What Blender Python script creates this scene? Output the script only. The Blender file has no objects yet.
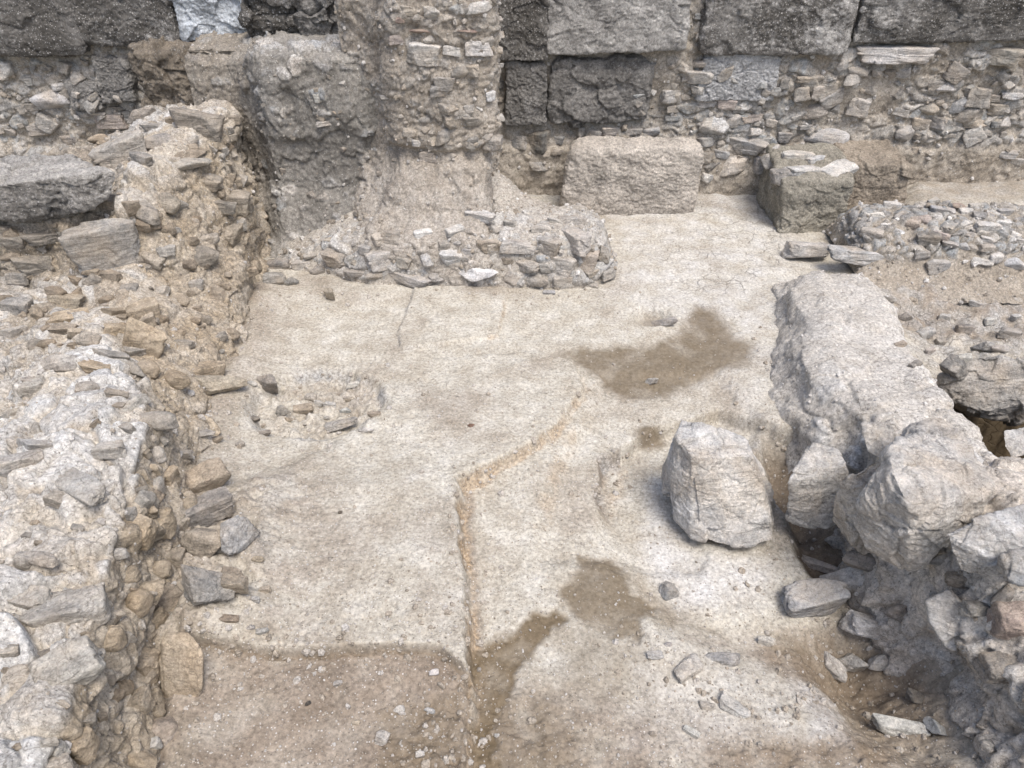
import bpy, bmesh, math
import numpy as np
from mathutils import Vector, Matrix, Euler

# ------------------------------------------------------------------ camera, sky, sun, exposure
S = bpy.context.scene
COL = S.collection
H, PITCH, F = 3.5, math.radians(37), 770.0
CP, SP = math.cos(PITCH), math.sin(PITCH)
cam = bpy.data.objects.new('camera', bpy.data.cameras.new('camera'))
COL.objects.link(cam)
cam.location = (0, 0, H)
cam.rotation_euler = (math.pi / 2 - PITCH, 0, 0)
cam.data.sensor_width = 36
cam.data.lens = 36 * F / 1024
cam.data.clip_start = 0.05
cam.data.clip_end = 2000
S.camera = cam

SUN_EL, SUN_AZ = math.radians(64), math.radians(152)      # azimuth measured from +Y towards +X
w = bpy.data.worlds.new('World')
S.world = w
w.use_nodes = True
nt = w.node_tree
sky = nt.nodes.new('ShaderNodeTexSky')
sky.sky_type = 'NISHITA'
sky.sun_disc = False
sky.sun_elevation = SUN_EL
sky.sun_rotation = SUN_AZ
sky.air_density = 1.0
sky.dust_density = 4.0
sky.ozone_density = 1.0
nt.links.new(sky.outputs[0], nt.nodes['Background'].inputs[0])
nt.nodes['Background'].inputs[1].default_value = 0.105
sun = bpy.data.objects.new('sun', bpy.data.lights.new('sun', 'SUN'))
COL.objects.link(sun)
sun.data.energy = 1.5
sun.data.angle = math.radians(24)
sun.data.color = (1.0, 0.96, 0.905)
sv = Vector((math.sin(SUN_AZ) * math.cos(SUN_EL), math.cos(SUN_AZ) * math.cos(SUN_EL), math.sin(SUN_EL)))
sun.rotation_euler = sv.to_track_quat('Z', 'Y').to_euler()
S.view_settings.view_transform = 'Standard'
S.view_settings.look = 'None'
S.view_settings.gamma = 1
S.view_settings.use_curve_mapping = False
S.view_settings.exposure = 1.0
S.cycles.max_bounces = 6
S.cycles.diffuse_bounces = 3

rng = np.random.default_rng(11)

# ------------------------------------------------------------------ geometry helpers
def ray(px, py):
    x, y = (px - 512) / F, (384 - py) / F
    return np.array([x, y * SP + CP, y * CP - SP])

def at(px, py, z=None, d=None):
    r = ray(px, py)
    t = (z - H) / r[2] if z is not None else d / r[1]
    return np.array([0, 0, H]) + r * t

def _h(i, j, k, s):
    n = (i * np.uint32(0x8da6b343)) ^ (j * np.uint32(0xd8163841)) ^ (k * np.uint32(0xcb1ab31f)) ^ np.uint32((s * 0x9e3779b1) & 0xffffffff)
    n ^= n >> np.uint32(15); n *= np.uint32(0x2c1b3c6d)
    n ^= n >> np.uint32(12); n *= np.uint32(0x297a2d39)
    n ^= n >> np.uint32(15)
    return n

def gnoise(P, seed=0):
    P = np.asarray(P, np.float64)
    fl = np.floor(P)
    f = (P - fl).astype(np.float32)
    I = fl.astype(np.int64).astype(np.uint32)
    u = f * f * f * (f * (f * 6 - 15) + 10)
    out = np.zeros(len(P), np.float32)
    for dx in (0, 1):
        wx = u[:, 0] if dx else 1 - u[:, 0]
        for dy in (0, 1):
            wy = wx * (u[:, 1] if dy else 1 - u[:, 1])
            for dz in (0, 1):
                ww = wy * (u[:, 2] if dz else 1 - u[:, 2])
                h = _h(I[:, 0] + np.uint32(dx), I[:, 1] + np.uint32(dy), I[:, 2] + np.uint32(dz), seed)
                gx = (h & np.uint32(1023)).astype(np.float32) / 511.5 - 1
                gy = ((h >> np.uint32(10)) & np.uint32(1023)).astype(np.float32) / 511.5 - 1
                gz = ((h >> np.uint32(20)) & np.uint32(1023)).astype(np.float32) / 511.5 - 1
                out += ww * (gx * (f[:, 0] - dx) + gy * (f[:, 1] - dy) + gz * (f[:, 2] - dz))
    return out * 1.5

def fbm(P, size, octs=4, gain=0.5, seed=0, ridged=False):
    """noise with features about `size` metres across, range about -1..1"""
    out = np.zeros(len(P), np.float32)
    a, tot, s = 1.0, 0.0, 1.0 / size
    for o in range(octs):
        n = gnoise(P * s, seed + o * 17)
        out += a * ((1 - 2 * np.abs(n)) if ridged else n)
        tot += a; a *= gain; s *= 2.03
    return out / tot * (1.0 if ridged else 1.6)

def worley(Q, seed=0):
    N = len(Q)
    F1 = np.full(N, 9, np.float32); F2 = np.full(N, 9, np.float32)
    ID = np.zeros(N, np.uint32); D1 = np.zeros((N, 3), np.float32)
    fl = np.floor(Q); f = (Q - fl).astype(np.float32)
    I = fl.astype(np.int64).astype(np.uint32)
    for dx in (-1, 0, 1):
        for dy in (-1, 0, 1):
            for dz in (-1, 0, 1):
                h = _h(I[:, 0] + np.uint32(dx & 0xffffffff), I[:, 1] + np.uint32(dy & 0xffffffff), I[:, 2] + np.uint32(dz & 0xffffffff), seed)
                v = np.stack([dx + (h & np.uint32(1023)).astype(np.float32) / 1023 - f[:, 0],
                              dy + ((h >> np.uint32(10)) & np.uint32(1023)).astype(np.float32) / 1023 - f[:, 1],
                              dz + ((h >> np.uint32(20)) & np.uint32(1023)).astype(np.float32) / 1023 - f[:, 2]], 1)
                d = np.sqrt((v * v).sum(1))
                near = d < F1
                F2 = np.where(near, F1, np.minimum(F2, d))
                D1[near] = v[near]; ID[near] = h[near]
                F1 = np.where(near, d, F1)
    return F1, F2, ID, D1

def rnd(ID, s):
    h = _h(ID, ID >> np.uint32(7), ID * np.uint32(3), s)
    return (h & np.uint32(0xffff)).astype(np.float32) / 65535

def sstep(a, b, x):
    t = np.clip((x - a) / (b - a), 0, 1)
    return t * t * (3 - 2 * t)

def poly_sdf(X, Y, poly):
    """signed distance, positive inside"""
    p = np.asarray(poly, float)
    d = np.full(X.shape, 1e9); ins = np.zeros(X.shape, bool)
    for i in range(len(p)):
        a, b = p[i], p[(i + 1) % len(p)]
        e = b - a
        t = np.clip(((X - a[0]) * e[0] + (Y - a[1]) * e[1]) / (e @ e + 1e-12), 0, 1)
        d = np.minimum(d, np.hypot(X - a[0] - e[0] * t, Y - a[1] - e[1] * t))
        c = ((a[1] > Y) != (b[1] > Y)) & (X < (b[0] - a[0]) * (Y - a[1]) / (b[1] - a[1] + 1e-12) + a[0])
        ins ^= c
    return np.where(ins, d, -d)

def fp(pts, z=0.0):
    return [at(x, y, z=z)[:2] for x, y in pts]

def new_mesh(name, V, quads, mat, attrs=None, loc=(0, 0, 0)):
    me = bpy.data.meshes.new(name)
    V = np.asarray(V, np.float32) - np.asarray(loc, np.float32)
    quads = np.asarray(quads, np.int32)
    k = quads.shape[1]
    me.vertices.add(len(V)); me.vertices.foreach_set('co', V.ravel())
    me.loops.add(quads.size); me.loops.foreach_set('vertex_index', quads.ravel())
    me.polygons.add(len(quads))
    me.polygons.foreach_set('loop_start', np.arange(0, quads.size, k, dtype=np.int32))
    me.polygons.foreach_set('use_smooth', np.ones(len(quads), bool))
    me.update(calc_edges=True)
    for n, a in (attrs or {}).items():
        me.attributes.new(n, 'FLOAT', 'POINT').data.foreach_set('value', np.asarray(a, np.float32).ravel())
    me.materials.append(mat)
    return me

def link(name, me, parent=None, loc=(0, 0, 0)):
    o = bpy.data.objects.new(name, me)
    COL.objects.link(o)
    o.location = loc
    if parent is not None:
        o.parent = parent
        o.matrix_parent_inverse = Matrix.Translation(-Vector(parent.location))
    return o

def tag(o, label=None, cat=None, group=None, kind=None):
    if label: o['label'] = label
    if cat: o['category'] = cat
    if group: o['group'] = group
    if kind: o['kind'] = kind
    return o

def gquads(nu, nv):
    i = np.arange(nu * nv).reshape(nu, nv)
    return np.stack([i[:-1, :-1], i[1:, :-1], i[1:, 1:], i[:-1, 1:]], -1).reshape(-1, 4)

def spline(A, n):
    """Catmull-Rom through A along axis 0, n samples spread by mean chord length"""
    A = np.asarray(A, float)
    seg = np.linalg.norm(np.diff(A, axis=0), axis=-1)
    seg = seg.reshape(len(seg), -1).mean(1)
    cum = np.concatenate([[0], np.cumsum(seg)])
    t = np.linspace(0, cum[-1], n)
    k = np.clip(np.searchsorted(cum, t, side='right') - 1, 0, len(seg) - 1)
    u = ((t - cum[k]) / seg[k]).reshape((-1,) + (1,) * (A.ndim - 1))
    p0 = A[np.maximum(k - 1, 0)]; p1 = A[k]; p2 = A[k + 1]; p3 = A[np.minimum(k + 2, len(A) - 1)]
    T = 0.36
    m1, m2 = T * (p2 - p0), T * (p3 - p1)
    return (2 * u**3 - 3 * u**2 + 1) * p1 + (u**3 - 2 * u**2 + u) * m1 + (-2 * u**3 + 3 * u**2) * p2 + (u**3 - u**2) * m2

def sheet(sections, step=0.013):
    A = np.asarray(sections, float)
    lu = np.linalg.norm(np.diff(A, axis=0), axis=-1).mean(1).sum()
    lv = np.linalg.norm(np.diff(A, axis=1), axis=-1).mean(0).sum()
    nu, nv = int(lu / step) + 2, int(lv / step) + 2
    B = spline(A, nu)
    return spline(B.swapaxes(0, 1), nv).swapaxes(0, 1)

def normals(G, flip=False):
    du = np.gradient(G, axis=0); dv = np.gradient(G, axis=1)
    n = np.cross(du, dv)
    n /= np.linalg.norm(n, axis=-1, keepdims=True) + 1e-9
    return -n if flip else n

def rubble(P, cell=0.12, flat=(1, 1, 1.5), keep=0.6, seed=1, tilt=0.5):
    """rubble masonry relief: (height 0..1, stone mask, tone) for stones of about `cell` metres bedded in earth"""
    Wp = np.stack([fbm(P, cell * 1.3, 2, seed=seed + k) for k in range(3)], 1)
    Q = P * np.asarray(flat) / cell + Wp * 0.42
    F1, F2, ID, D = worley(Q, seed)
    e = F2 - F1
    r1, r2 = rnd(ID, 5), rnd(ID, 6)
    tv = np.stack([rnd(ID, 7) - 0.5, rnd(ID, 8) - 0.5, rnd(ID, 9) - 0.5], 1)
    body = sstep(0.01, 0.19, e)
    isst = (r1 < keep).astype(np.float32)
    hgt = body * isst * (0.45 + 0.55 * r2 + tilt * (D * tv).sum(1))
    return np.clip(hgt, 0, 1.5), sstep(0.04, 0.14, e) * isst, rnd(ID, 10)

def facet(P, cell, seed=1, flat=(1, 1, 1), crack=0.3, warp=0.22):
    """broken planes: each cell a tilted chip, with a crack between cells"""
    Q = P * np.asarray(flat) / cell
    Q = Q + warp * np.stack([fbm(Q, 0.9, 2, seed=seed + k) for k in range(3)], 1)
    F1, F2, ID, D = worley(Q, seed + 3)
    tv = np.stack([rnd(ID, 17) - 0.5, rnd(ID, 18) - 0.5, rnd(ID, 19) - 0.5], 1)
    return 1.6 * (D * tv).sum(1) + 0.5 * (rnd(ID, 20) - 0.5) - crack * (1 - sstep(0.0, 0.09, F2 - F1))

def patch(P, size, seed):
    return 0.2 + 0.8 * sstep(-0.1, 0.45, fbm(P, size, 3, seed=seed))

# ------------------------------------------------------------------ materials
class NT:
    def __init__(self, name):
        self.m = bpy.data.materials.new(name)
        self.m.use_nodes = True
        self.t = self.m.node_tree
        self.b = self.t.nodes['Principled BSDF']
        self.pos = self.t.nodes.new('ShaderNodeNewGeometry').outputs['Position']
    def n(self, typ, ins=None, **kw):
        o = self.t.nodes.new(typ)
        for k, v in kw.items(): setattr(o, k, v)
        for k, v in (ins or {}).items():
            if hasattr(v, 'is_output'): self.t.links.new(v, o.inputs[k])
            else: o.inputs[k].default_value = v
        return o
    def noise(self, scale, detail=6, rough=0.6, dist=0.0, vec=None):
        return self.n('ShaderNodeTexNoise', {'Vector': vec or self.pos, 'Scale': scale, 'Detail': detail, 'Roughness': rough, 'Distortion': dist}).outputs['Fac']
    def voro(self, scale, feature='F1', out='Distance', vec=None, rand=1.0):
        return self.n('ShaderNodeTexVoronoi', {'Vector': vec or self.pos, 'Scale': scale, 'Randomness': rand}, feature=feature).outputs[out]
    def rng(self, v, a, b, c=0.0, d=1.0):
        return self.n('ShaderNodeMapRange', {0: v, 1: a, 2: b, 3: c, 4: d}).outputs[0]
    def math(self, op, a, b=0.0):
        return self.n('ShaderNodeMath', {0: a, 1: b}, operation=op).outputs[0]
    def mix(self, f, a, b, mode='MIX'):
        o = self.n('ShaderNodeMix', data_type='RGBA', blend_type=mode)
        for s, v in zip((o.inputs[0], o.inputs[6], o.inputs[7]), (f, a, b)):
            if hasattr(v, 'is_output'): self.t.links.new(v, s)
            elif isinstance(v, (tuple, list)): s.default_value = (*v[:3], 1)
            else: s.default_value = v
        return o.outputs[2]
    def ramp(self, f, stops):
        o = self.n('ShaderNodeValToRGB', {0: f})
        cr = o.color_ramp
        while len(cr.elements) < len(stops): cr.elements.new(0.5)
        for e, (p, c) in zip(cr.elements, stops):
            e.position = p; e.color = (*c, 1)
        return o.outputs[0]
    def attr(self, name):
        return self.n('ShaderNodeAttribute', attribute_name=name).outputs['Fac']
    def grey(self, f, lo, hi):
        v = self.rng(f, 0.36, 0.64, lo, hi)
        return self.n('ShaderNodeCombineColor', {0: v, 1: v, 2: v}).outputs[0]
    def bump(self, hs):
        nrm = None
        for h, st, di in hs:
            ins = {'Height': h, 'Strength': st, 'Distance': di}
            if nrm is not None: ins['Normal'] = nrm
            nrm = self.n('ShaderNodeBump', ins).outputs[0]
        self.t.links.new(nrm, self.b.inputs['Normal'])
    def crack(self, scale, width, warp=0.1, vec=None, lo=0.46, hi=0.56):
        vec = vec or self.pos
        nz = self.n('ShaderNodeTexNoise', {'Vector': vec, 'Scale': scale * 0.7, 'Detail': 5.0}).outputs['Color']
        wv = self.n('ShaderNodeVectorMath', {0: vec, 1: self.n('ShaderNodeVectorMath', {0: nz, 'Scale': warp}, operation='SCALE').outputs[0]}, operation='ADD').outputs[0]
        return self.math('MULTIPLY', self.rng(self.voro(scale, 'DISTANCE_TO_EDGE', vec=wv), 0.0, width, 1, 0), self.rng(self.noise(scale * 0.4, 3, vec=vec), lo, hi))
    def grain(self, col, scale=62, depth=0.45, vec=None):
        p = self.rng(self.noise(scale, 4, 0.8, vec=vec), 0.33, 0.43, depth, 1.0)
        q = self.rng(self.noise(scale * 1.4, 4, 0.8, vec=vec), 0.56, 0.66, 1.0, 1.4)
        v = self.math('MULTIPLY', p, q)
        return self.mix(1.0, col, self.n('ShaderNodeCombineColor', {0: v, 1: v, 2: v}).outputs[0], 'MULTIPLY')
    def out(self, col, rough=0.95):
        self.t.links.new(col, self.b.inputs['Base Color'])
        if hasattr(rough, 'is_output'): self.t.links.new(rough, self.b.inputs['Roughness'])
        else: self.b.inputs['Roughness'].default_value = rough
        self.b.inputs['Specular IOR Level'].default_value = 0.15
        return self.m

def ground_mat():
    k = NT('trodden_earth')
    big = k.noise(0.9, 4, 0.55)
    mid = k.noise(5, 8, 0.65)
    fine = k.noise(48, 8, 0.72)
    grit = k.voro(70)
    base = k.ramp(big, [(0.32, (0.36, 0.325, 0.27)), (0.5, (0.435, 0.405, 0.345)), (0.68, (0.49, 0.47, 0.42))])
    base = k.mix(0.75, base, k.ramp(mid, [(0.3, (0.33, 0.29, 0.23)), (0.5, (0.44, 0.41, 0.35)), (0.7, (0.58, 0.56, 0.51))]))
    base = k.mix(k.attr('brown'), base, k.ramp(mid, [(0.3, (0.175, 0.138, 0.105)), (0.7, (0.30, 0.25, 0.20))]))
    base = k.mix(k.attr('edge'), base, k.ramp(fine, [(0.3, (0.27, 0.20, 0.13)), (0.7, (0.44, 0.35, 0.25))]))
    base = k.mix(k.math('MULTIPLY', k.attr('grey'), k.rng(mid, 0.3, 0.6, 0.5, 1.0)), base, k.ramp(fine, [(0.3, (0.22, 0.21, 0.195)), (0.7, (0.42, 0.42, 0.41))]))
    base = k.mix(k.math('MULTIPLY', k.attr('pale'), k.rng(mid, 0.35, 0.6, 0.4, 1.0)), base, (0.56, 0.555, 0.55))
    base = k.mix(1.0, base, k.grey(fine, 0.62, 1.25), 'MULTIPLY')
    # small embedded grains, some pale and some dark
    gid = k.n('ShaderNodeTexVoronoi', {'Vector': k.pos, 'Scale': 70.0}).outputs['Color']
    gsep = k.n('ShaderNodeSeparateColor', {0: gid}).outputs
    gm = k.math('MULTIPLY', k.rng(grit, 0.18, 0.34, 1, 0), k.rng(gsep[0], 0.62, 0.66, 0, 1))
    base = k.mix(k.math('MULTIPLY', gm, 0.8), base, k.ramp(gsep[1], [(0.2, (0.13, 0.11, 0.09)), (0.5, (0.34, 0.31, 0.28)), (0.85, (0.68, 0.66, 0.63))]))
    pits = k.rng(k.noise(26, 5, 0.75), 0.30, 0.41, 0.55, 1.0)
    base = k.mix(1.0, base, k.n('ShaderNodeCombineColor', {0: pits, 1: pits, 2: pits}).outputs[0], 'MULTIPLY')
    # drying cracks
    wv = k.n('ShaderNodeVectorMath', {0: k.pos, 1: k.n('ShaderNodeVectorMath', {0: k.n('ShaderNodeTexNoise', {'Vector': k.pos, 'Scale': 5.0, 'Detail': 4.0}).outputs['Color'], 'Scale': 0.12}, operation='SCALE').outputs[0]}, operation='ADD').outputs[0]
    ck = k.voro(7.5, 'DISTANCE_TO_EDGE', vec=wv)
    cmask = k.math('MULTIPLY', k.rng(ck, 0.0, 0.03, 1, 0), k.math('MULTIPLY', k.attr('crack'), k.rng(k.noise(3, 3), 0.42, 0.56)))
    base = k.mix(k.math('MULTIPLY', cmask, 0.4), base, (0.20, 0.165, 0.13))
    wet_dark = k.attr('wet_dark')
    wcol = k.mix(k.rng(k.noise(40, 6, 0.7), 0.35, 0.65), (0.105, 0.08, 0.05), (0.185, 0.145, 0.096))
    base = k.mix(wet_dark, base, wcol)
    rp = k.rng(k.noise(2.2, 5, 0.65), 0.4, 0.62, 0.25, 1.0)
    k.bump([(k.math('MULTIPLY', cmask, -1.0), 0.8, 0.012), (k.math('MULTIPLY', rp, k.noise(85, 8, 0.78)), 0.6, 0.008), (k.math('MULTIPLY', gm, 1.0), 0.55, 0.004)])
    return k.out(base, k.rng(wet_dark, 0, 1, 0.95, 0.6))

def wall_mat(name, e0, e1, e2, stones, dirt=(0.30, 0.25, 0.19), fscale=42):
    """earth and mortar face with embedded stones (attributes stone, tone), dust (warm) and weathering crust (dark), both also used for painted shade"""
    k = NT(name)
    mid = k.noise(4, 9, 0.68)
    fine = k.noise(fscale, 9, 0.75)
    earth = k.ramp(mid, [(0.3, e0), (0.5, e1), (0.7, e2)])
    tone = k.attr('tone')
    st = k.ramp(k.math('ADD', tone, k.rng(fine, 0.2, 0.8, -0.12, 0.12)), stones)
    st = k.mix(k.rng(k.noise(9, 6, 0.7), 0.45, 0.62, 0, 0.75), st, earth)
    col = k.mix(k.attr('stone'), earth, st)
    warm = k.attr('warm')
    col = k.mix(k.math('MULTIPLY', warm, k.rng(mid, 0.25, 0.7, 1.0, 0.45)), col, k.ramp(fine, [(0.3, tuple(c * 0.75 for c in dirt)), (0.7, tuple(c * 1.3 for c in dirt))]))
    dk = k.math('MULTIPLY', k.attr('dark'), k.rng(k.noise(14, 8, 0.8), 0.36, 0.6, 1.0, 0.0))
    col = k.mix(k.math('MULTIPLY', dk, 0.85), col, (0.085, 0.08, 0.072))
    pl = k.math('MULTIPLY', k.attr('pale'), k.math('MULTIPLY', k.rng(k.attr('stone'), 0, 1, 0.2, 1.0), k.rng(k.noise(7, 8, 0.7), 0.38, 0.54, 0.1, 1.0)))
    col = k.mix(pl, col, k.ramp(fine, [(0.3, (0.40, 0.39, 0.375)), (0.7, (0.63, 0.62, 0.60))]))
    col = k.mix(1.0, col, k.grey(fine, 0.6, 1.28), 'MULTIPLY')
    sp = k.n('ShaderNodeTexVoronoi', {'Vector': k.pos, 'Scale': 55.0})
    ss = k.n('ShaderNodeSeparateColor', {0: sp.outputs['Color']}).outputs
    sm = k.math('MULTIPLY', k.rng(sp.outputs['Distance'], 0.16, 0.32, 1, 0), k.rng(ss[0], 0.7, 0.74))
    col = k.mix(k.math('MULTIPLY', sm, 0.75), col, k.ramp(ss[1], [(0.15, (0.12, 0.11, 0.095)), (0.5, (0.36, 0.33, 0.30)), (0.9, (0.66, 0.65, 0.63))]))
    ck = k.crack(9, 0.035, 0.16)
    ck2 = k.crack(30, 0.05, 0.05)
    col = k.mix(k.math('MULTIPLY', k.math('MAXIMUM', ck, ck2), 0.55), col, (0.11, 0.095, 0.078))  # crack lines darkened too, for the dirt and shade inside them
    col = k.grain(col)
    k.bump([(k.math('MAXIMUM', ck, ck2), -0.8, 0.012), (k.noise(20, 8, 0.75), 0.5, 0.02), (k.noise(95, 8, 0.75), 0.9, 0.009), (sm, 0.5, 0.005)])
    return k.out(col)

def stone_mat(name='limestone', dust=(0.36, 0.31, 0.25), stops=None):
    k = NT(name)
    oi = k.n('ShaderNodeObjectInfo')
    off = k.n('ShaderNodeVectorMath', {0: k.n('ShaderNodeCombineXYZ', {0: oi.outputs['Random'], 1: oi.outputs['Random'], 2: oi.outputs['Random']}).outputs[0], 'Scale': 57.0}, operation='SCALE').outputs[0]
    v = k.n('ShaderNodeVectorMath', {0: k.pos, 1: off}, operation='ADD').outputs[0]
    mid = k.noise(10, 9, 0.7, vec=v)
    fine = k.noise(60, 9, 0.75, vec=v)
    col = k.mix(1.0, k.ramp(k.attr('tone'), stops) if stops else oi.outputs['Color'], k.grey(mid, 0.68, 1.3), 'MULTIPLY')
    col = k.mix(1.0, col, k.grey(fine, 0.66, 1.26), 'MULTIPLY')
    col = k.mix(k.rng(k.noise(5, 8, 0.7, vec=v), 0.42, 0.6, 0.02, 0.55), col, k.mix(fine, tuple(c * 0.8 for c in dust), tuple(c * 1.25 for c in dust)))
    veins = k.rng(k.math('ABSOLUTE', k.math('SUBTRACT', k.noise(6, 5, 0.6, 1.2, vec=v), 0.5)), 0.0, 0.012, 1, 0)
    col = k.mix(k.math('MULTIPLY', veins, 0.35), col, (0.14, 0.12, 0.10))
    bv = k.n('ShaderNodeVectorMath', {0: v, 1: (1.0, 1.6, 7.0)}, operation='MULTIPLY').outputs[0]
    bed = k.noise(4.5, 7, 0.65, 0.6, vec=bv)
    col = k.mix(1.0, col, k.grey(bed, 0.78, 1.16), 'MULTIPLY')
    col = k.mix(k.rng(k.noise(2.6, 5, 0.6, vec=v), 0.48, 0.62, 0.0, 0.4), col, k.mix(1.0, col, (1.05, 0.94, 0.80), 'MULTIPLY'))
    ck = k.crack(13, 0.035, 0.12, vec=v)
    col = k.mix(k.math('MULTIPLY', ck, 0.5), col, (0.12, 0.105, 0.09))  # dirt and shade of the cracks, painted into the stone colour
    col = k.grain(col, 75, 0.55, vec=v)
    k.bump([(ck, -0.8, 0.01), (bed, 0.7, 0.03), (k.noise(17, 9, 0.72, vec=v), 0.55, 0.025), (k.noise(85, 8, 0.75, vec=v), 0.9, 0.009)])
    return k.out(col)

def ashlar_mat():
    """weathered conglomerate block: object colour under a dark lichen crust with pale pebbles"""
    k = NT('weathered_block')
    oi = k.n('ShaderNodeObjectInfo')
    mid = k.noise(4, 9, 0.7)
    fine = k.noise(45, 9, 0.78)
    col = k.mix(1.0, oi.outputs['Color'], k.grey(mid, 0.7, 1.25), 'MULTIPLY')
    col = k.mix(1.0, col, k.grey(fine, 0.55, 1.35), 'MULTIPLY')
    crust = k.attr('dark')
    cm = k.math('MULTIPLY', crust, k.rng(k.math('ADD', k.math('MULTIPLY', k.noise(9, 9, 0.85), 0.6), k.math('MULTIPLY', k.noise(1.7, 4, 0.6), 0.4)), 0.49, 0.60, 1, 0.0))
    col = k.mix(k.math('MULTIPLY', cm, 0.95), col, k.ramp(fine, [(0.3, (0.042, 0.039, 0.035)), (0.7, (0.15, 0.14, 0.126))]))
    sp = k.n('ShaderNodeTexVoronoi', {'Vector': k.pos, 'Scale': 34.0})
    ss = k.n('ShaderNodeSeparateColor', {0: sp.outputs['Color']}).outputs
    sm = k.math('MULTIPLY', k.rng(sp.outputs['Distance'], 0.15, 0.34, 1, 0), k.rng(ss[0], 0.62, 0.66))
    col = k.mix(k.math('MULTIPLY', sm, k.math('MULTIPLY', crust, 0.9)), col, k.ramp(ss[1], [(0.1, (0.10, 0.10, 0.095)), (0.5, (0.38, 0.37, 0.36)), (0.9, (0.62, 0.61, 0.59))]))
    sp2 = k.n('ShaderNodeTexVoronoi', {'Vector': k.pos, 'Scale': 62.0})
    s2 = k.n('ShaderNodeSeparateColor', {0: sp2.outputs['Color']}).outputs
    m2 = k.math('MULTIPLY', k.rng(sp2.outputs['Distance'], 0.2, 0.36, 1, 0), k.rng(s2[0], 0.66, 0.7))
    col = k.mix(k.math('MULTIPLY', m2, k.math('MULTIPLY', crust, 0.85)), col, (0.55, 0.54, 0.53))
    col = k.grain(col, 50, 0.45)
    k.bump([(k.noise(14, 9, 0.78), 0.9, 0.04), (k.noise(60, 8, 0.78), 0.8, 0.014), (sm, 0.5, 0.008)])
    return k.out(col)

def chip_mat(name, stops):
    k = NT(name)
    col = k.ramp(k.attr('tone'), stops)
    col = k.mix(1.0, col, k.grey(k.noise(90, 6, 0.7), 0.65, 1.3), 'MULTIPLY')
    k.bump([(k.noise(120, 6, 0.7), 0.6, 0.005)])
    return k.out(col)

STONES = [(0.0, (0.24, 0.235, 0.225)), (0.25, (0.36, 0.35, 0.335)), (0.5, (0.33, 0.35, 0.36)), (0.75, (0.45, 0.41, 0.36)), (1.0, (0.55, 0.54, 0.52))]
STONES_W = [(0.0, (0.36, 0.31, 0.25)), (0.3, (0.50, 0.45, 0.385)), (0.6, (0.56, 0.555, 0.54)), (1.0, (0.70, 0.685, 0.655))]
STONES_T = [(0.0, (0.22, 0.18, 0.14)), (0.4, (0.33, 0.27, 0.205)), (0.7, (0.40, 0.34, 0.27)), (1.0, (0.48, 0.44, 0.38))]
M_GROUND = ground_mat()
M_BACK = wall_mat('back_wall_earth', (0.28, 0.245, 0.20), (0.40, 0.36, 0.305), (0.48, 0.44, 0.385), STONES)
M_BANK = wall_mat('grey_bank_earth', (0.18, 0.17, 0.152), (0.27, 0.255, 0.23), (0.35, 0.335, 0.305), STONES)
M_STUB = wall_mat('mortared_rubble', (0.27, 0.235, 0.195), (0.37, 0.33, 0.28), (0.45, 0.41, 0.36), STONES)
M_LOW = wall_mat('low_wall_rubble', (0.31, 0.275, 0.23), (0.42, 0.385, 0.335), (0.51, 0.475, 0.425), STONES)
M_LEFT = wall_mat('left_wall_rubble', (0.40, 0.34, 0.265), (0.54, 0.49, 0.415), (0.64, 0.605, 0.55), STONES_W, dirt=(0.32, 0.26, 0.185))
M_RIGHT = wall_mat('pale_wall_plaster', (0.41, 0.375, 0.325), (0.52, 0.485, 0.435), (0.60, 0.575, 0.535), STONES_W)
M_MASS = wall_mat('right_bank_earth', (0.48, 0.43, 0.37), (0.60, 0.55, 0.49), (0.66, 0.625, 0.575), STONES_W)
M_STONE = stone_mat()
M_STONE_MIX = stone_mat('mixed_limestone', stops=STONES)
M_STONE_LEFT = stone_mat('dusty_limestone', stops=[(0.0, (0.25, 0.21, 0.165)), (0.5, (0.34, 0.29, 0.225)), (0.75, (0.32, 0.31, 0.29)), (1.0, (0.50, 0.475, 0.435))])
M_ASHLAR = ashlar_mat()
M_CHIP = chip_mat('stone_chips', [(0.0, (0.17, 0.15, 0.125)), (0.35, (0.33, 0.29, 0.24)), (0.65, (0.42, 0.40, 0.375)), (1.0, (0.60, 0.58, 0.55))])

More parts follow.
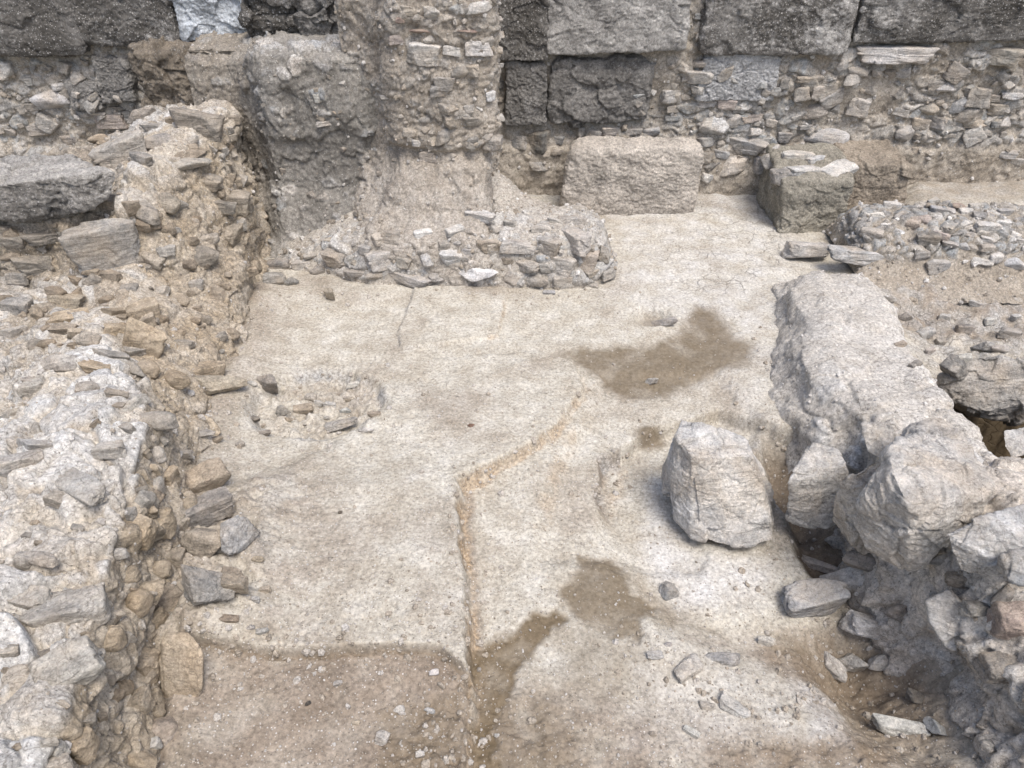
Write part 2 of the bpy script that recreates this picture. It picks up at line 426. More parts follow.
# ------------------------------------------------------------------ ground (one height field)
def build_ground():
    ys = [at(512, p, z=0)[1] for p in np.linspace(900, 172, 760)]
    yy = np.concatenate([[-300, -60, -12, -3, 0.0, 0.5, 0.9], ys, np.linspace(ys[-1], 10, 40)[1:], [12, 16, 25, 60, 300]])
    xx = np.concatenate([[-300, -60, -18, -9, -6.5], np.linspace(-5.6, -3.0, 130)[:-1], np.linspace(-3.0, 3.4, 720), np.linspace(3.4, 6.0, 150)[1:], [7, 9, 18, 60, 300]])
    X, Y = np.meshgrid(xx, yy, indexing='ij')
    sh = X.shape
    x, y = X.ravel(), Y.ravel()
    P = np.stack([x, y, np.zeros_like(x)], 1)
    n1 = fbm(P, 0.9, 3, seed=1); n2 = fbm(P, 0.22, 3, seed=2); n3 = fbm(P, 0.07, 3, seed=3); n4 = fbm(P, 0.024, 2, seed=4)
    wx, wy = x + 0.035 * n2 + 0.016 * n3, y + 0.035 * fbm(P, 0.22, 3, seed=9) + 0.016 * fbm(P, 0.06, 2, seed=10)
    lump = fbm(P, 0.13, 4, seed=22)
    z = 0.022 * n1 + 0.011 * n2 + (0.007 * n3 + 0.0045 * n4) * patch(P, 0.5, 27) + 0.006 * np.clip(lump, 0, 1)
    pit = np.minimum(0, fbm(P, 0.05, 2, seed=21) + 0.25)
    z += 0.012 * pit * patch(P, 0.6, 28)
    A = {a: np.zeros_like(x) for a in ('brown', 'edge', 'grey', 'pale', 'crack', 'wet_dark')}
    def M(pts, soft=0.03, zz=0.0, wob=1.0):
        s = poly_sdf(x + (wx - x) * wob, y + (wy - y) * wob, fp(pts, zz))
        return sstep(-soft, soft, s), s
    def E(px, py, rx, ry, soft=0.35):
        c = at(px, py, z=0); ex = abs(at(px + rx, py, z=0)[0] - c[0]); ey = abs(at(px, py - ry, z=0)[1] - at(px, py + ry, z=0)[1]) / 2
        r = np.hypot((wx - c[0]) / ex, (wy - c[1]) / ey)
        return 1 - sstep(1 - soft, 1 + soft, r)
    brk = sstep(-0.35, 0.25, fbm(P, 0.16, 4, seed=23))
    def put(a, m, v=1.0): A[a] = np.maximum(A[a], m * v * (brk if a in ('edge', 'grey') else 1.0))
    # left terrace and its eroded edge
    m, s = M([(468, 830), (470, 640), (459, 492), (492, 474), (556, 434), (582, 392), (573, 362), (540, 352), (400, 366), (150, 366), (60, 830)], 0.026, wob=0.9)
    hy = np.interp(y, [2.0, 3.4, 3.9, 4.6, 5.2], [0.19, 0.15, 0.08, 0.055, 0.02])
    z += hy * m
    near = sstep(-0.06, -0.03, s) * sstep(0.016, 0.0, s) * sstep(-2.2, -1.2, x)
    A['edge'] = np.maximum(A['edge'], near * np.interp(y, [3.4, 3.75, 4.4, 5.0], [1, 0.75, 0.7, 0.0]) * np.clip(0.85 + 0.5 * n2, 0, 1) * (0.35 + 0.65 * brk))
    put('brown', sstep(-0.10, -0.05, s) * sstep(0.0, -0.04, s) * (y < 3.5) * (x > -2), 0.7)
    # second faint terrace ridge right of it
    m, s = M([(600, 372), (585, 420), (560, 460), (545, 500), (540, 560), (700, 560), (760, 420), (720, 372)], 0.06)
    z -= 0.04 * m
    put('edge', np.exp(-(s / 0.05) ** 2) * 0.4 * (x < 0.45) * (y > 3.2))
    # flat slab patch near the low wall
    m, s = M([(415, 288), (398, 336), (402, 352), (498, 338), (508, 288)], 0.012, wob=0.4)
    z += 0.028 * m
    put('edge', np.exp(-(s / 0.014) ** 2) * 0.6 * (x > -0.2) * (y > 5.2)); put('grey', np.exp(-(s / 0.016) ** 2) * 0.5 * (x < -0.45))
    # front trench
    m, s = M([(120, 669), (300, 668), (441, 665), (470, 690), (468, 860), (60, 900)], 0.009, wob=0.35)
    z -= 0.07 * m; put('wet_dark', np.exp(-((s - 0.012) / 0.012) ** 2) * (y > 2), 0.45)  # darker line along the far edge of the trench
    put('brown', m * np.clip(0.95 + 0.4 * n2 + 0.2 * n1, 0, 1), 0.92); put('brown', np.exp(-((s - 0.012) / 0.016) ** 2), 0.9)
    m2, s2 = M([(330, 690), (345, 720), (380, 700), (420, 690), (455, 700), (470, 860), (350, 860), (300, 760)], 0.05)
    z -= 0.02 * m2
    # pinkish brown worn floor left
    m, s = M([(230, 460), (330, 480), (380, 560), (340, 640), (300, 664), (200, 664), (190, 520)], 0.25)
    put('brown', m * np.clip(0.5 + 0.5 * n2 + 0.4 * n3, 0, 1), 0.75)
    m, s = M([(405, 500), (470, 520), (468, 660), (425, 660), (420, 560)], 0.1); put('brown', m * np.clip(0.4 + 0.6 * n2, 0, 1), 0.55)
    # round pit full of rubble, left
    m = E(318, 408, 66, 34, 0.14)
    z += m * (-0.09 + 0.05 * np.clip(fbm(P, 0.09, 3, seed=31), -1, 1))
    rr = E(318, 408, 70, 37, 0.1) - E(318, 408, 62, 31, 0.1)
    put('grey', np.clip(rr, 0, 1) * (n2 + 0.8), 1.0); put('brown', m * np.clip(0.5 + n2, 0, 1), 0.35)  # grey ring paints the shading of the pit rim
    # faint ridge from the pit to the lower left
    m, s = M([(385, 420), (312, 468), (270, 500), (262, 600), (275, 600), (290, 505), (322, 476), (392, 426)], 0.03)
    z += 0.012 * m; put('grey', m, 0.25)
    # shallow basin round the upright stone
    m, s = M([(598, 486), (604, 456), (640, 432), (672, 420), (720, 405), (800, 430), (900, 540), (900, 720), (740, 660), (650, 600), (630, 550), (608, 520)], 0.022 + 0.2 * sstep(3.5, 3.0, y), wob=0.7)
    z -= 0.11 * m
    put('brown', np.exp(-((s - 0.012) / 0.04) ** 2) * (x < 0.75) * sstep(3.2, 3.5, y) * np.clip(0.8 + 0.5 * n2, 0, 1), 0.9)
    put('grey', np.exp(-((s - 0.03) / 0.05) ** 2) * (n2 + 0.6) * (x < 0.75) * sstep(3.1, 3.4, y), 0.8); put('edge', np.exp(-((s - 0.10) / 0.05) ** 2) * (y > 3.5) * (x < 0.8), 0.6)
    m, s = M([(655, 470), (645, 540), (680, 590), (760, 590), (780, 550), (700, 545)], 0.12); put('pale', m, 0.8)
    put('wet_dark', E(651, 428, 16, 6, 0.5), 0.85); put('grey', E(735, 425, 45, 22, 0.5), 0.5)  # dark spot on the rim; grey paints the shadow behind the upright stone
    # small hole beside the damp patch
    z -= 0.09 * E(650, 316, 15, 8, 0.5); put('wet_dark', E(651, 315, 11, 6, 0.5), 0.55)
    # holes beside the pale wall
    for px, py, rx, ry, d in ((798, 466, 24, 38, 0.20), (832, 528, 30, 42, 0.15), (900, 668, 52, 66, 0.22), (864, 640, 48, 30, 0.10)):
        e = E(px, py, rx, ry, 0.75 if px > 850 else 0.4)
        z -= d * e; put('brown', e, 1.0); put('wet_dark', e, 0.45)
    m, s = M([(700, 600), (860, 560), (960, 700), (1000, 800), (700, 800), (640, 700)], 0.3); z -= 0.05 * m
    m, s = M([(690, 628), (770, 618), (850, 600), (900, 680), (950, 740), (1060, 820), (640, 840), (620, 790), (760, 735), (830, 730), (800, 668), (740, 640)], 0.09)
    put('brown', m * np.clip(0.85 + 0.5 * n2, 0, 1), 0.95); put('wet_dark', m * np.clip(0.15 + 0.6 * n2 + 0.3 * n3, 0, 1), 0.7)
    m, s = M([(790, 655), (840, 680), (852, 735), (815, 735), (800, 690)], 0.06); put('pale', m, 0.55)
    m, s = M([(720, 640), (800, 670), (800, 720), (640, 740), (640, 640)], 0.15); put('pale', m, 0.35)
    m, s = M([(476, 690), (600, 690), (800, 735), (1000, 760), (1000, 900), (476, 900)], 0.2); put('brown', m * np.clip(0.85 + 0.7 * n2 + 0.4 * n3, 0, 1), 0.85)
    tl = np.array(fp([(262, 292), (248, 360), (225, 400), (205, 450), (200, 560), (198, 660), (190, 800)]))
    dl = np.full(len(x), 9.0)
    for a, b in zip(tl[:-1], tl[1:]):
        t = np.clip(((x - a[0]) * (b - a)[0] + (y - a[1]) * (b - a)[1]) / ((b - a) @ (b - a)), 0, 1)
        dl = np.minimum(dl, np.hypot(wx - a[0] - t * (b - a)[0], wy - a[1] - t * (b - a)[1]))
    put('brown', np.exp(-(dl / 0.22) ** 2) * np.clip(0.75 + 0.6 * n2, 0, 1), 0.7); z += 0.07 * np.exp(-(dl / 0.15) ** 2)
    m, s = M([(870, 262), (1100, 255), (1100, 340), (900, 330)], 0.25); put('brown', m * np.clip(0.8 + 0.5 * n2, 0, 1), 0.85)
    m2, s2 = M([(905, 300), (1100, 285), (1100, 420), (970, 420)], 0.3); z -= 0.14 * m2; put('grey', m2 * np.clip(0.8 + 0.5 * n2, 0, 1), 0.9)
    z += np.maximum(0.07 * m, 0.09 * m2) * fbm(P, 0.22, 4, seed=29) + 0.02 * m2 * facet(P, 0.12, 34)
    m, s = M([(900, 175), (1200, 175), (1200, 215), (900, 215)], 0.2); put('brown', m, 0.45); put('grey', m, 0.4)
    e = E(236, 585, 44, 75, 0.8); z += 0.10 * e * (1 + 0.6 * n2 + 0.4 * n3); put('brown', e * np.clip(0.6 + n2, 0, 1), 0.6)
    e = E(245, 640, 34, 24, 0.7); z += 0.06 * e
    # damp patches
    for pts, v, sf in (
        ([(556, 352), (600, 346), (650, 347), (676, 334), (690, 318), (697, 305), (715, 312), (735, 335), (754, 346), (745, 365), (700, 376), (662, 392), (626, 397), (602, 380), (580, 366)], 0.85, 0.075),
        ([(588, 550), (618, 553), (636, 585), (658, 600), (655, 612), (643, 618), (640, 642), (620, 632), (590, 627), (565, 608), (559, 586)], 0.85, 0.035),
        ([(474, 860), (469, 655), (492, 645), (530, 620), (558, 610), (568, 618), (535, 652), (512, 690), (498, 720), (506, 790), (500, 860)], 1.0, 0.03),
        ([(555, 615), (640, 635), (660, 690), (600, 700), (540, 660)], 0.42, 0.14),
        ([(476, 690), (560, 700), (600, 790), (540, 850), (476, 850)], 0.6, 0.16),
        ([(620, 560), (680, 600), (720, 618), (660, 622)], 0.4, 0.1),
        ([(765, 622), (800, 615), (830, 625), (800, 640)], 0.6, 0.05),
        ([(376, 728), (400, 716), (440, 712), (466, 700), (470, 860), (380, 860), (388, 760)], 0.6, 0.05)):
        m, s = M(pts, sf, wob=1.6); put('wet_dark', m * np.clip(1 + 0.5 * n2, 0, 1), v); z -= 0.014 * m
    put('brown', np.clip(0.9 * fbm(P, 0.7, 4, seed=24) - 0.05, 0, 0.45))
    # pale and cracked mud by the back wall
    m, s = M([(505, 190), (790, 190), (800, 300), (760, 420), (700, 330), (620, 300), (610, 210)], 0.25); put('pale', m * np.clip(0.6 + 0.6 * n2, 0, 1), 0.6); m, s = M([(640, 205), (790, 200), (790, 290), (700, 300), (630, 260)], 0.25); put('crack', m, 0.8)
    m, s = M([(500, 190), (800, 190), (800, 214), (500, 214)], 0.12); put('grey', m, 0.55)
    m, s = M([(860, 280), (1100, 270), (1100, 420), (960, 410), (900, 330)], 0.2); put('crack', m, 0.8); put('grey', m, 0.65); put('brown', m, 0.25)
    m, s = M([(860, 236), (1100, 236), (1100, 300), (900, 320)], 0.2); put('brown', m, 0.55); put('grey', m, 0.6)
    # raised court behind the small wall, pit on the right
    m, s = M([(905, 190), (1200, 188), (1200, 232), (905, 232)], 0.15); z += 0.15 * m
    m, s = M([(945, 392), (1010, 372), (1120, 400), (1160, 560), (1010, 520), (966, 446)], 0.09); z -= 1.5 * m; put('brown', sstep(-0.3, -0.05, s), 1.0); put('wet_dark', sstep(-0.25, -0.05, s), 1.0)  # pit and its rim coloured dark
    # modern ground behind and beside the dig
    z += 1.9 * sstep(8.45, 8.8, y) + 0.35 * sstep(-3.3, -3.7, x) * sstep(8.3, 7.0, y) + 0.6 * sstep(5.6, 6.5, x)
    z = np.where(y < 0.3, z + 0.5, z)
    rgh = np.clip(A['brown'] * (A['wet_dark'] > 0.2), 0, 1)
    z += rgh * (0.03 * fbm(P, 0.12, 4, seed=25) + 0.012 * facet(P, 0.08, 26))
    me = new_mesh('ground', np.stack([x, y, z], 1), gquads(*sh), M_GROUND, A)
    o = link('ground', me)
    return tag(o, 'pale trodden earth floor of the trench with damp brown patches', 'ground', kind='structure')
GROUND = build_ground()
HOSTS = {}

# ------------------------------------------------------------------ chips of stone scattered over a surface, merged (nobody could count them)
_ico = {}
def ico(sub):
    if sub not in _ico:
        bm = bmesh.new(); bmesh.ops.create_icosphere(bm, subdivisions=sub, radius=1)
        _ico[sub] = (np.array([v.co[:] for v in bm.verts]), np.array([[v.index for v in f.verts] for f in bm.faces]))
        bm.free()
    return _ico[sub]

def chips(name, pos, nrm, size, mat, parent=None, sub=2, tone=None):
    V0, T0 = ico(sub)
    n = len(pos)
    R = rng.normal(size=(n, 3, 3)); R = np.linalg.qr(R)[0]
    sc = size[:, None] * rng.uniform(0.45, 1.0, (n, 3))
    jit = 1 + rng.uniform(-0.3, 0.3, (n, len(V0), 1))
    V = np.einsum('nij,nvj->nvi', R, V0[None] * jit * sc[:, None]) + (pos + nrm * size[:, None] * 0.15)[:, None]
    T = T0[None] + (np.arange(n) * len(V0))[:, None, None]
    tn = np.repeat(rng.random(n) if tone is None else tone, len(V0))
    me = new_mesh(name, V.reshape(-1, 3), T.reshape(-1, 3), mat, {'tone': tn}, parent.location if parent else (0, 0, 0))
    me.polygons.foreach_set('use_smooth', np.zeros(len(me.polygons), bool))
    o = link(name, me, parent, parent.location if parent else (0, 0, 0))
    o['kind'] = 'stuff'
    return o

def loft(name, sections, mat, disp, flip=False, step=0.013, base=None, nchips=0, chip=(0.006, 0.03), ctone=(0.1, 1.0)):
    G = sheet(sections, step)
    sh = G.shape[:2]
    N = normals(G, flip).reshape(-1, 3); P = G.reshape(-1, 3)
    h, A = disp(P, N)
    for a in ('stone', 'tone', 'warm', 'dark', 'pale'): A.setdefault(a, np.zeros(len(P)))
    V = P + N * h[:, None]
    loc = base if base is not None else (float(P[:, 0].mean()), float(P[:, 1].mean()), 0.0)
    q = gquads(*sh)
    if flip: q = q[:, ::-1]
    me = new_mesh(name, V, q, mat, A, loc)
    o = link(name, me, None, loc)
    if nchips:
        N2 = normals(V.reshape(*sh, 3), flip).reshape(-1, 3)
        i = rng.integers(0, len(V), nchips)
        s = chip[0] * (chip[1] / chip[0]) ** (rng.random(nchips) ** 2.2)
        chips('small_rubble', V[i], N2[i], s, M_CHIP, o, tone=rng.uniform(*ctone, nchips))
    return o

def PX(px, d, z):      # x that shows at picture column px for a point at distance d, height z
    return (px - 512) / F * (d * CP + (H - z) * SP)

# back wall: earth and rubble core
def d_back(P, N):
    x, z = P[:, 0], P[:, 2]
    h1, s1, t1 = rubble(P, 0.21, (1, 1, 1.6), 0.6, 3)
    h2, s2, t2 = rubble(P, 0.075, (1, 1, 1.5), 0.5, 4)
    earth = sstep(0.62, 0.45, z + 0.1 * fbm(P, 0.3, 2, seed=8))                        # plain earth footing
    cov = sstep(1.45, 1.9, x) * (1 - earth) * (1 - sstep(3.35, 3.5, x) * sstep(4.15, 4.0, x) * sstep(1.35, 1.2, z) * 0.9)
    cov = np.maximum(cov, sstep(-2.6, -3.2, x) * 0.9)
    cov = np.maximum(cov, 0.6 * sstep(0.95, 0.8, z) * sstep(0.5, 0.65, z) * (x > -0.3))
    h = 0.05 * h1 * cov + 0.022 * h2 * cov * (1 - s1) + 0.045 * fbm(P, 0.5, 4, seed=12) + 0.018 * fbm(P, 0.08, 4, seed=13) + 0.015 * facet(P, 0.11, 16) * patch(P, 0.4, 17)
    h += 0.05 * earth
    st = np.maximum(s1, s2 * 0.9) * cov
    dk = np.clip(sstep(1.75, 1.5, x) * sstep(0.75, 1.0, z) * 0.3 + 0.2 * fbm(P, 0.6, 3, seed=14), 0, 1)
    return h, {'stone': st, 'tone': np.where(s1 > 0.3, t1, t2), 'dark': dk, 'warm': np.clip(0.25 * (x > 3) + 0.3 * fbm(P, 0.7, 2, seed=15), 0, 1)}
secs = [[(X, 8.27 - 0.03 * (z < 0.6), z) for z in (-0.3, 0.1, 0.5, 0.8, 1.3, 1.8, 2.5)] for X in np.linspace(-6.6, 6.8, 12)]
W_BACK = loft('ancient_wall', secs, M_BACK, d_back, base=(0, 8.4, 0), nchips=2600, chip=(0.008, 0.05))
tag(W_BACK, 'long ruined back wall of rubble and earth topped by huge dark stone blocks', 'wall')

# bank of earth in the back left corner
def d_bank(P, N):
    x, z = P[:, 0], P[:, 2]
    pxx = x / 7.0 * F + 512
    h = 0.025 * fbm(P, 0.55, 3, seed=41) + 0.03 * facet(P, 0.2, 42, (1, 1, 0.7)) + 0.018 * facet(P, 0.07, 47) * patch(P, 0.3, 48) + 0.014 * fbm(P, 0.04, 3, seed=43)
    h1, s1, t1 = rubble(P, 0.13, (1, 1, 1.4), 0.16, 44)
    face = sstep(1.68, 1.5, z) * sstep(0.1, 0.3, z)
    bump = np.exp(-((pxx - 285) / 22) ** 2) * sstep(0.95, 1.05, z + 0.03 * fbm(P, 0.1, 2, seed=45)) * face
    hole = np.exp(-((pxx - 292) / 9) ** 2) * sstep(1.05, 1.15, z) * sstep(1.5, 1.4, z)
    b2 = sstep(315, 335, pxx) * sstep(1.02, 1.12, z + 0.08 * np.sin(pxx / 14)) * face
    h += 0.08 * bump + 0.035 * b2 - 0.04 * hole + 0.03 * h1
    dk = np.clip(0.6 + 0.8 * fbm(P, 0.35, 3, seed=46), 0, 1) * sstep(0.05, 0.3, z) * sstep(1.72, 1.6, z)
    dk *= np.where(pxx < 262, 0.5, 1.0)
    return h, {'stone': s1, 'tone': t1, 'dark': 0.9 * dk, 'warm': sstep(265, 225, pxx) * 0.5, 'pale': 0.5 * sstep(1.66, 1.72, z) * sstep(7.6, 7.2, P[:, 1]) + 0.35 * sstep(0.5, 0.1, z)}
prof = [(8.3, 1.82), (7.7, 1.78), (7.25, 1.75), (7.02, 1.68), (6.99, 1.45), (6.98, 1.15), (6.97, 0.85), (6.95, 0.55), (6.88, 0.28), (6.75, 0.08), (6.5, -0.03), (6.2, -0.12)]
secs = []
for X in np.linspace(-3.05, -0.45, 14):
    k = sstep(-2.38, -2.5, X)
    secs.append([(X, d + 0.12 * (d < 7.1) * (z > 0.3) + 0.42 * k * (d < 7.3) + 0.03 * math.sin(X * 5), z - 0.12 * k * (z > 1)) for d, z in prof])
BANK = loft('earth_bank', secs, M_BANK, d_bank, flip=True, nchips=500, chip=(0.005, 0.02), ctone=(0.2, 0.75))
tag(BANK, 'dark grey cut bank of earth in the back left corner', 'earth bank', kind='structure')

# mortared rubble wall stub
def d_stub(P, N):
    x, z = P[:, 0], P[:, 2]
    h1, s1, t1 = rubble(P, 0.15, (1, 1, 1.5), 0.5, 51)
    h2, s2, t2 = rubble(P, 0.06, (1, 1, 1.2), 0.55, 52)
    side = sstep(-0.16, -0.11, x)
    cov = np.maximum(sstep(0.95, 1.1, z) * (0.45 + 0.3 * fbm(P, 0.4, 2, seed=57)), 0.0)
    hang = sstep(1.0, 1.07, z + 0.05 * fbm(P, 0.2, 2, seed=53)) * (P[:, 1] < 6.95)
    h = 0.055 * fbm(P, 0.4, 4, seed=54) + 0.045 * facet(P, 0.17, 55) * patch(P, 0.5, 59) + 0.018 * facet(P, 0.065, 58) * patch(P, 0.25, 60) + 0.012 * fbm(P, 0.035, 3, seed=56)
    h += 0.04 * h1 * cov + 0.028 * h2 * np.maximum(side, 0.25 * cov) + 0.07 * hang
    return h, {'stone': np.clip(s1 * cov + s2 * np.maximum(side, 0.3 * cov), 0, 1), 'tone': np.where(side > 0.5, t2, t1), 'warm': np.clip(0.75 * side + 0.15 * sstep(0.7, 0.95, z), 0, 1),
               'pale': 0.95 * sstep(0.98, 0.7, z), 'dark': 0.35 * sstep(-0.55, -0.95, x) * sstep(0.6, 0.9, z)}
path = [(-1.45, 7.25, 0.3), (-1.05, 7.0, 0.7), (-0.9, 6.84, 0.9), (-0.55, 6.8, 1.0), (-0.24, 6.8, 1.0), (-0.13, 6.87, 0.6), (-0.115, 7.2, 0.12), (-0.11, 7.7, 0.05), (-0.10, 8.35, 0.02)]
zs = [(-0.15, 0.72, 0.16), (0.2, 0.66, 0.13), (0.40, 0.56, 0.09), (0.58, 0.34, 0.05), (0.98, 0.06, 0), (1.3, 0, 0), (1.7, 0.0, 0), (2.1, -0.02, 0), (2.6, -0.04, 0)]
secs = [[(x - 0.07 + ox * f * (-3.2 if x < -0.8 else 0.6), y - oy * f, z) for z, oy, ox in zs] for x, y, f in path]
W_STUB = loft('wall_stub', secs, M_STUB, d_stub, base=(-0.55, 7.2, 0), nchips=1100, chip=(0.006, 0.032), ctone=(0.2, 0.75))
tag(W_STUB, 'tall broken stub of mortared rubble wall standing before the back wall', 'wall')

# low rubble wall
def d_low(P, N):
    h1, s1, t1 = rubble(P, 0.22, (1, 1, 1.3), 0.6, 61)
    h2, s2, t2 = rubble(P, 0.08, (1, 1, 1.2), 0.5, 62)
    k = sstep(6.85, 6.55, P[:, 1]) * sstep(-0.02, 0.06, P[:, 2])
    h = k * (0.05 * h1 + 0.016 * h2 * (1 - s1)) + 0.03 * fbm(P, 0.3, 3, seed=63) + 0.012 * fbm(P, 0.06, 3, seed=64) + 0.018 * facet(P, 0.09, 65) * patch(P, 0.3, 66)
    return h, {'stone': k * np.maximum(s1, 0.8 * s2), 'tone': np.where(s1 > 0.3, t1, t2), 'pale': 0.35 + 0.35 * sstep(0.3, 0.42, P[:, 2]), 'dark': 0.08 + 0 * h, 'warm': 0.25 * sstep(0.1, 0.0, P[:, 2])}
secs = []
for px, hh, df in ((262, -0.06, 0.35), (285, 0.05, 0.32), (325, 0.2, 0.22), (360, 0.34, 0.06), (400, 0.39, 0.0), (450, 0.42, -0.02), (500, 0.43, -0.04), (550, 0.42, -0.04), (585, 0.40, 0.0), (603, 0.3, 0.06), (612, 0.1, 0.12), (616, -0.06, 0.18)):
    X = PX(px, 6.4, hh)
    secs.append([(X, 7.2, hh * 0.3 if px > 500 else hh + 0.2), (X, 7.0, hh * 0.95 if px > 500 else hh + 0.12), (X, 6.7, hh + 0.03), (X, 6.36 + df, hh), (X, 6.25 + df, hh * 0.7), (X, 6.17 + df, hh * 0.3), (X, 6.12 + df, -0.02), (X, 6.0 + df, -0.1)])
W_LOW = loft('low_wall', secs, M_LOW, d_low, flip=True, nchips=900, chip=(0.008, 0.04))
tag(W_LOW, 'low broken wall of grey rubble at the far edge of the floor', 'wall')

# left wall
L = [  # Y, outer toe, outer top, middle, inner edge, then the face down to the floor : (x, z)
 (7.75, [(-4.2, 0.2), (-3.9, 0.6), (-3.3, 1.05), (-2.95, 1.1), (-2.85, 0.9), (-2.75, 0.6), (-2.7, 0.3), (-2.6, 0.0), (-2.4, -0.1)]),
 (7.35, [(-3.8, 0.3), (-3.45, 1.1), (-3.1, 1.22), (-2.70, 1.22), (-2.63, 1.0), (-2.56, 0.6), (-2.5, 0.25), (-2.42, 0.0), (-2.2, -0.1)]),
 (6.8, [(-3.8, 0.3), (-3.5, 1.1), (-3.1, 1.22), (-2.64, 1.22), (-2.54, 1.0), (-2.47, 0.6), (-2.43, 0.25), (-2.36, 0.0), (-2.1, -0.1)]),
 (6.35, [(-4.2, 0.3), (-3.8, 1.05), (-3.3, 1.18), (-2.78, 1.18), (-2.58, 0.96), (-2.42, 0.6), (-2.37, 0.28), (-2.31, 0.0), (-2.1, -0.1)]),
 (5.95, [(-4.9, 0.3), (-4.4, 0.9), (-3.5, 0.98), (-2.98, 1.1), (-2.74, 0.92), (-2.5, 0.6), (-2.36, 0.28), (-2.25, 0.0), (-2.0, -0.1)]),
 (5.62, [(-4.9, 0.3), (-4.4, 0.9), (-3.5, 0.95), (-2.98, 1.0), (-2.74, 0.82), (-2.5, 0.55), (-2.33, 0.25), (-2.22, 0.0), (-2.0, -0.1)]),
 (5.48, [(-4.9, 0.2), (-4.4, 0.7), (-3.5, 0.76), (-3.0, 0.80), (-2.74, 0.68), (-2.48, 0.48), (-2.31, 0.22), (-2.21, 0.0), (-2.0, -0.1)]),
 (5.32, [(-4.9, 0.1), (-4.4, 0.44), (-3.5, 0.50), (-3.02, 0.54), (-2.72, 0.48), (-2.46, 0.36), (-2.28, 0.18), (-2.18, 0.0), (-1.9, -0.1)]),
 (4.8, [(-4.6, 0.1), (-4.2, 0.38), (-3.5, 0.46), (-2.98, 0.50), (-2.62, 0.42), (-2.36, 0.29), (-2.2, 0.14), (-2.1, 0.0), (-1.8, -0.1)]),
 (4.25, [(-4.0, 0.05), (-3.4, 0.35), (-3.1, 0.52), (-2.82, 0.56), (-2.5, 0.44), (-2.26, 0.29), (-2.15, 0.13), (-2.08, 0.0), (-1.8, -0.1)]),
 (3.8, [(-3.9, 0.05), (-3.25, 0.4), (-2.9, 0.64), (-2.42, 0.68), (-2.2, 0.5), (-2.08, 0.3), (-2.04, 0.12), (-2.0, 0.0), (-1.8, -0.1)]),
 (3.4, [(-3.8, 0.1), (-3.15, 0.5), (-2.7, 0.76), (-2.14, 0.77), (-2.06, 0.58), (-1.97, 0.32), (-1.90, 0.12), (-1.85, 0.0), (-1.7, -0.1)]),
 (2.8, [(-3.7, 0.2), (-3.1, 0.65), (-2.5, 0.79), (-1.96, 0.77), (-1.89, 0.58), (-1.82, 0.32), (-1.76, 0.12), (-1.72, 0.0), (-1.6, -0.1)]),
 (2.2, [(-3.6, 0.2), (-3.0, 0.7), (-2.4, 0.8), (-1.87, 0.76), (-1.80, 0.58), (-1.73, 0.32), (-1.67, 0.12), (-1.62, 0.0), (-1.5, -0.1)]),
 (1.7, [(-3.5, 0.2), (-2.9, 0.7), (-2.3, 0.8), (-1.78, 0.76), (-1.71, 0.58), (-1.64, 0.32), (-1.58, 0.12), (-1.53, 0.0), (-1.4, -0.1)]),
 (1.1, [(-3.4, 0.2), (-2.8, 0.7), (-2.2, 0.8), (-1.70, 0.76), (-1.63, 0.58), (-1.56, 0.32), (-1.5, 0.12), (-1.45, 0.0), (-1.3, -0.1)]),
 (0.4, [(-3.3, 0.2), (-2.7, 0.7), (-2.1, 0.8), (-1.62, 0.76), (-1.55, 0.58), (-1.48, 0.32), (-1.42, 0.12), (-1.37, 0.0), (-1.2, -0.1)])]
def d_left(P, N):
    x, y, z = P.T
    h1, s1, t1 = rubble(P, 0.36, (1, 1, 1.3), 0.85, 71, 1.0)
    h2, s2, t2 = rubble(P, 0.11, (1, 1, 1.3), 0.5, 72)
    fy = np.interp(y, [1, 4, 5, 7], [1, 1.1, 1.1, 0.9])
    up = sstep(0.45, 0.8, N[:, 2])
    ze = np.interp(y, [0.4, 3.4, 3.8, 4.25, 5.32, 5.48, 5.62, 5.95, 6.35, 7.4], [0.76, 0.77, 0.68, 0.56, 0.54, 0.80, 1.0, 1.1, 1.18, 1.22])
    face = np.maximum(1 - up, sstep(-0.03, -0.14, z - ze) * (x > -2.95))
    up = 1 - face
    rear = sstep(4.2, 4.9, y)
    h = 0.085 * h1 * fy * (1 - 0.72 * np.maximum(face * 0.6, rear)) + 0.028 * h2 * (1 - 0.7 * s1) + (0.045 + 0.05 * rear) * fbm(P, 0.4, 3, seed=73) + 0.05 * facet(P, 0.24, 74, (1, 1, 1.2)) + 0.018 * facet(P, 0.08, 69) * patch(P, 0.35, 68) + 0.008 * fbm(P, 0.03, 3, seed=75)
    toe = sstep(-0.02, 0.06, z)
    h *= 0.3 + 0.7 * toe
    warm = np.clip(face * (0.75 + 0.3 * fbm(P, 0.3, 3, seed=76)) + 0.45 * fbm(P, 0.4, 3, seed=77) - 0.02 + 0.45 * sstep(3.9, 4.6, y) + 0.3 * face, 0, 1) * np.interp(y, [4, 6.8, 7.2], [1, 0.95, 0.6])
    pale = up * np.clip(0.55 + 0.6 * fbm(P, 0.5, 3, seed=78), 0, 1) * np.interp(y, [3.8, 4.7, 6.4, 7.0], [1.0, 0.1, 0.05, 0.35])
    dk = sstep(-3.0, -3.25, x) * sstep(3.0, 3.6, y) * 0.6 + 0.5 * sstep(4.9, 5.6, y) * np.clip(0.5 + fbm(P, 0.4, 2, seed=79), 0, 1)  # rear darkened, and browned above, as shade put into the colour
    return h, {'stone': np.maximum(s1, 0.8 * s2) * (1 - 0.6 * face), 'tone': np.where(s1 > 0.3, t1, t2), 'warm': warm, 'pale': pale, 'dark': dk}
secs = [[(px_, Y, pz) for px_, pz in pts] for Y, pts in L]
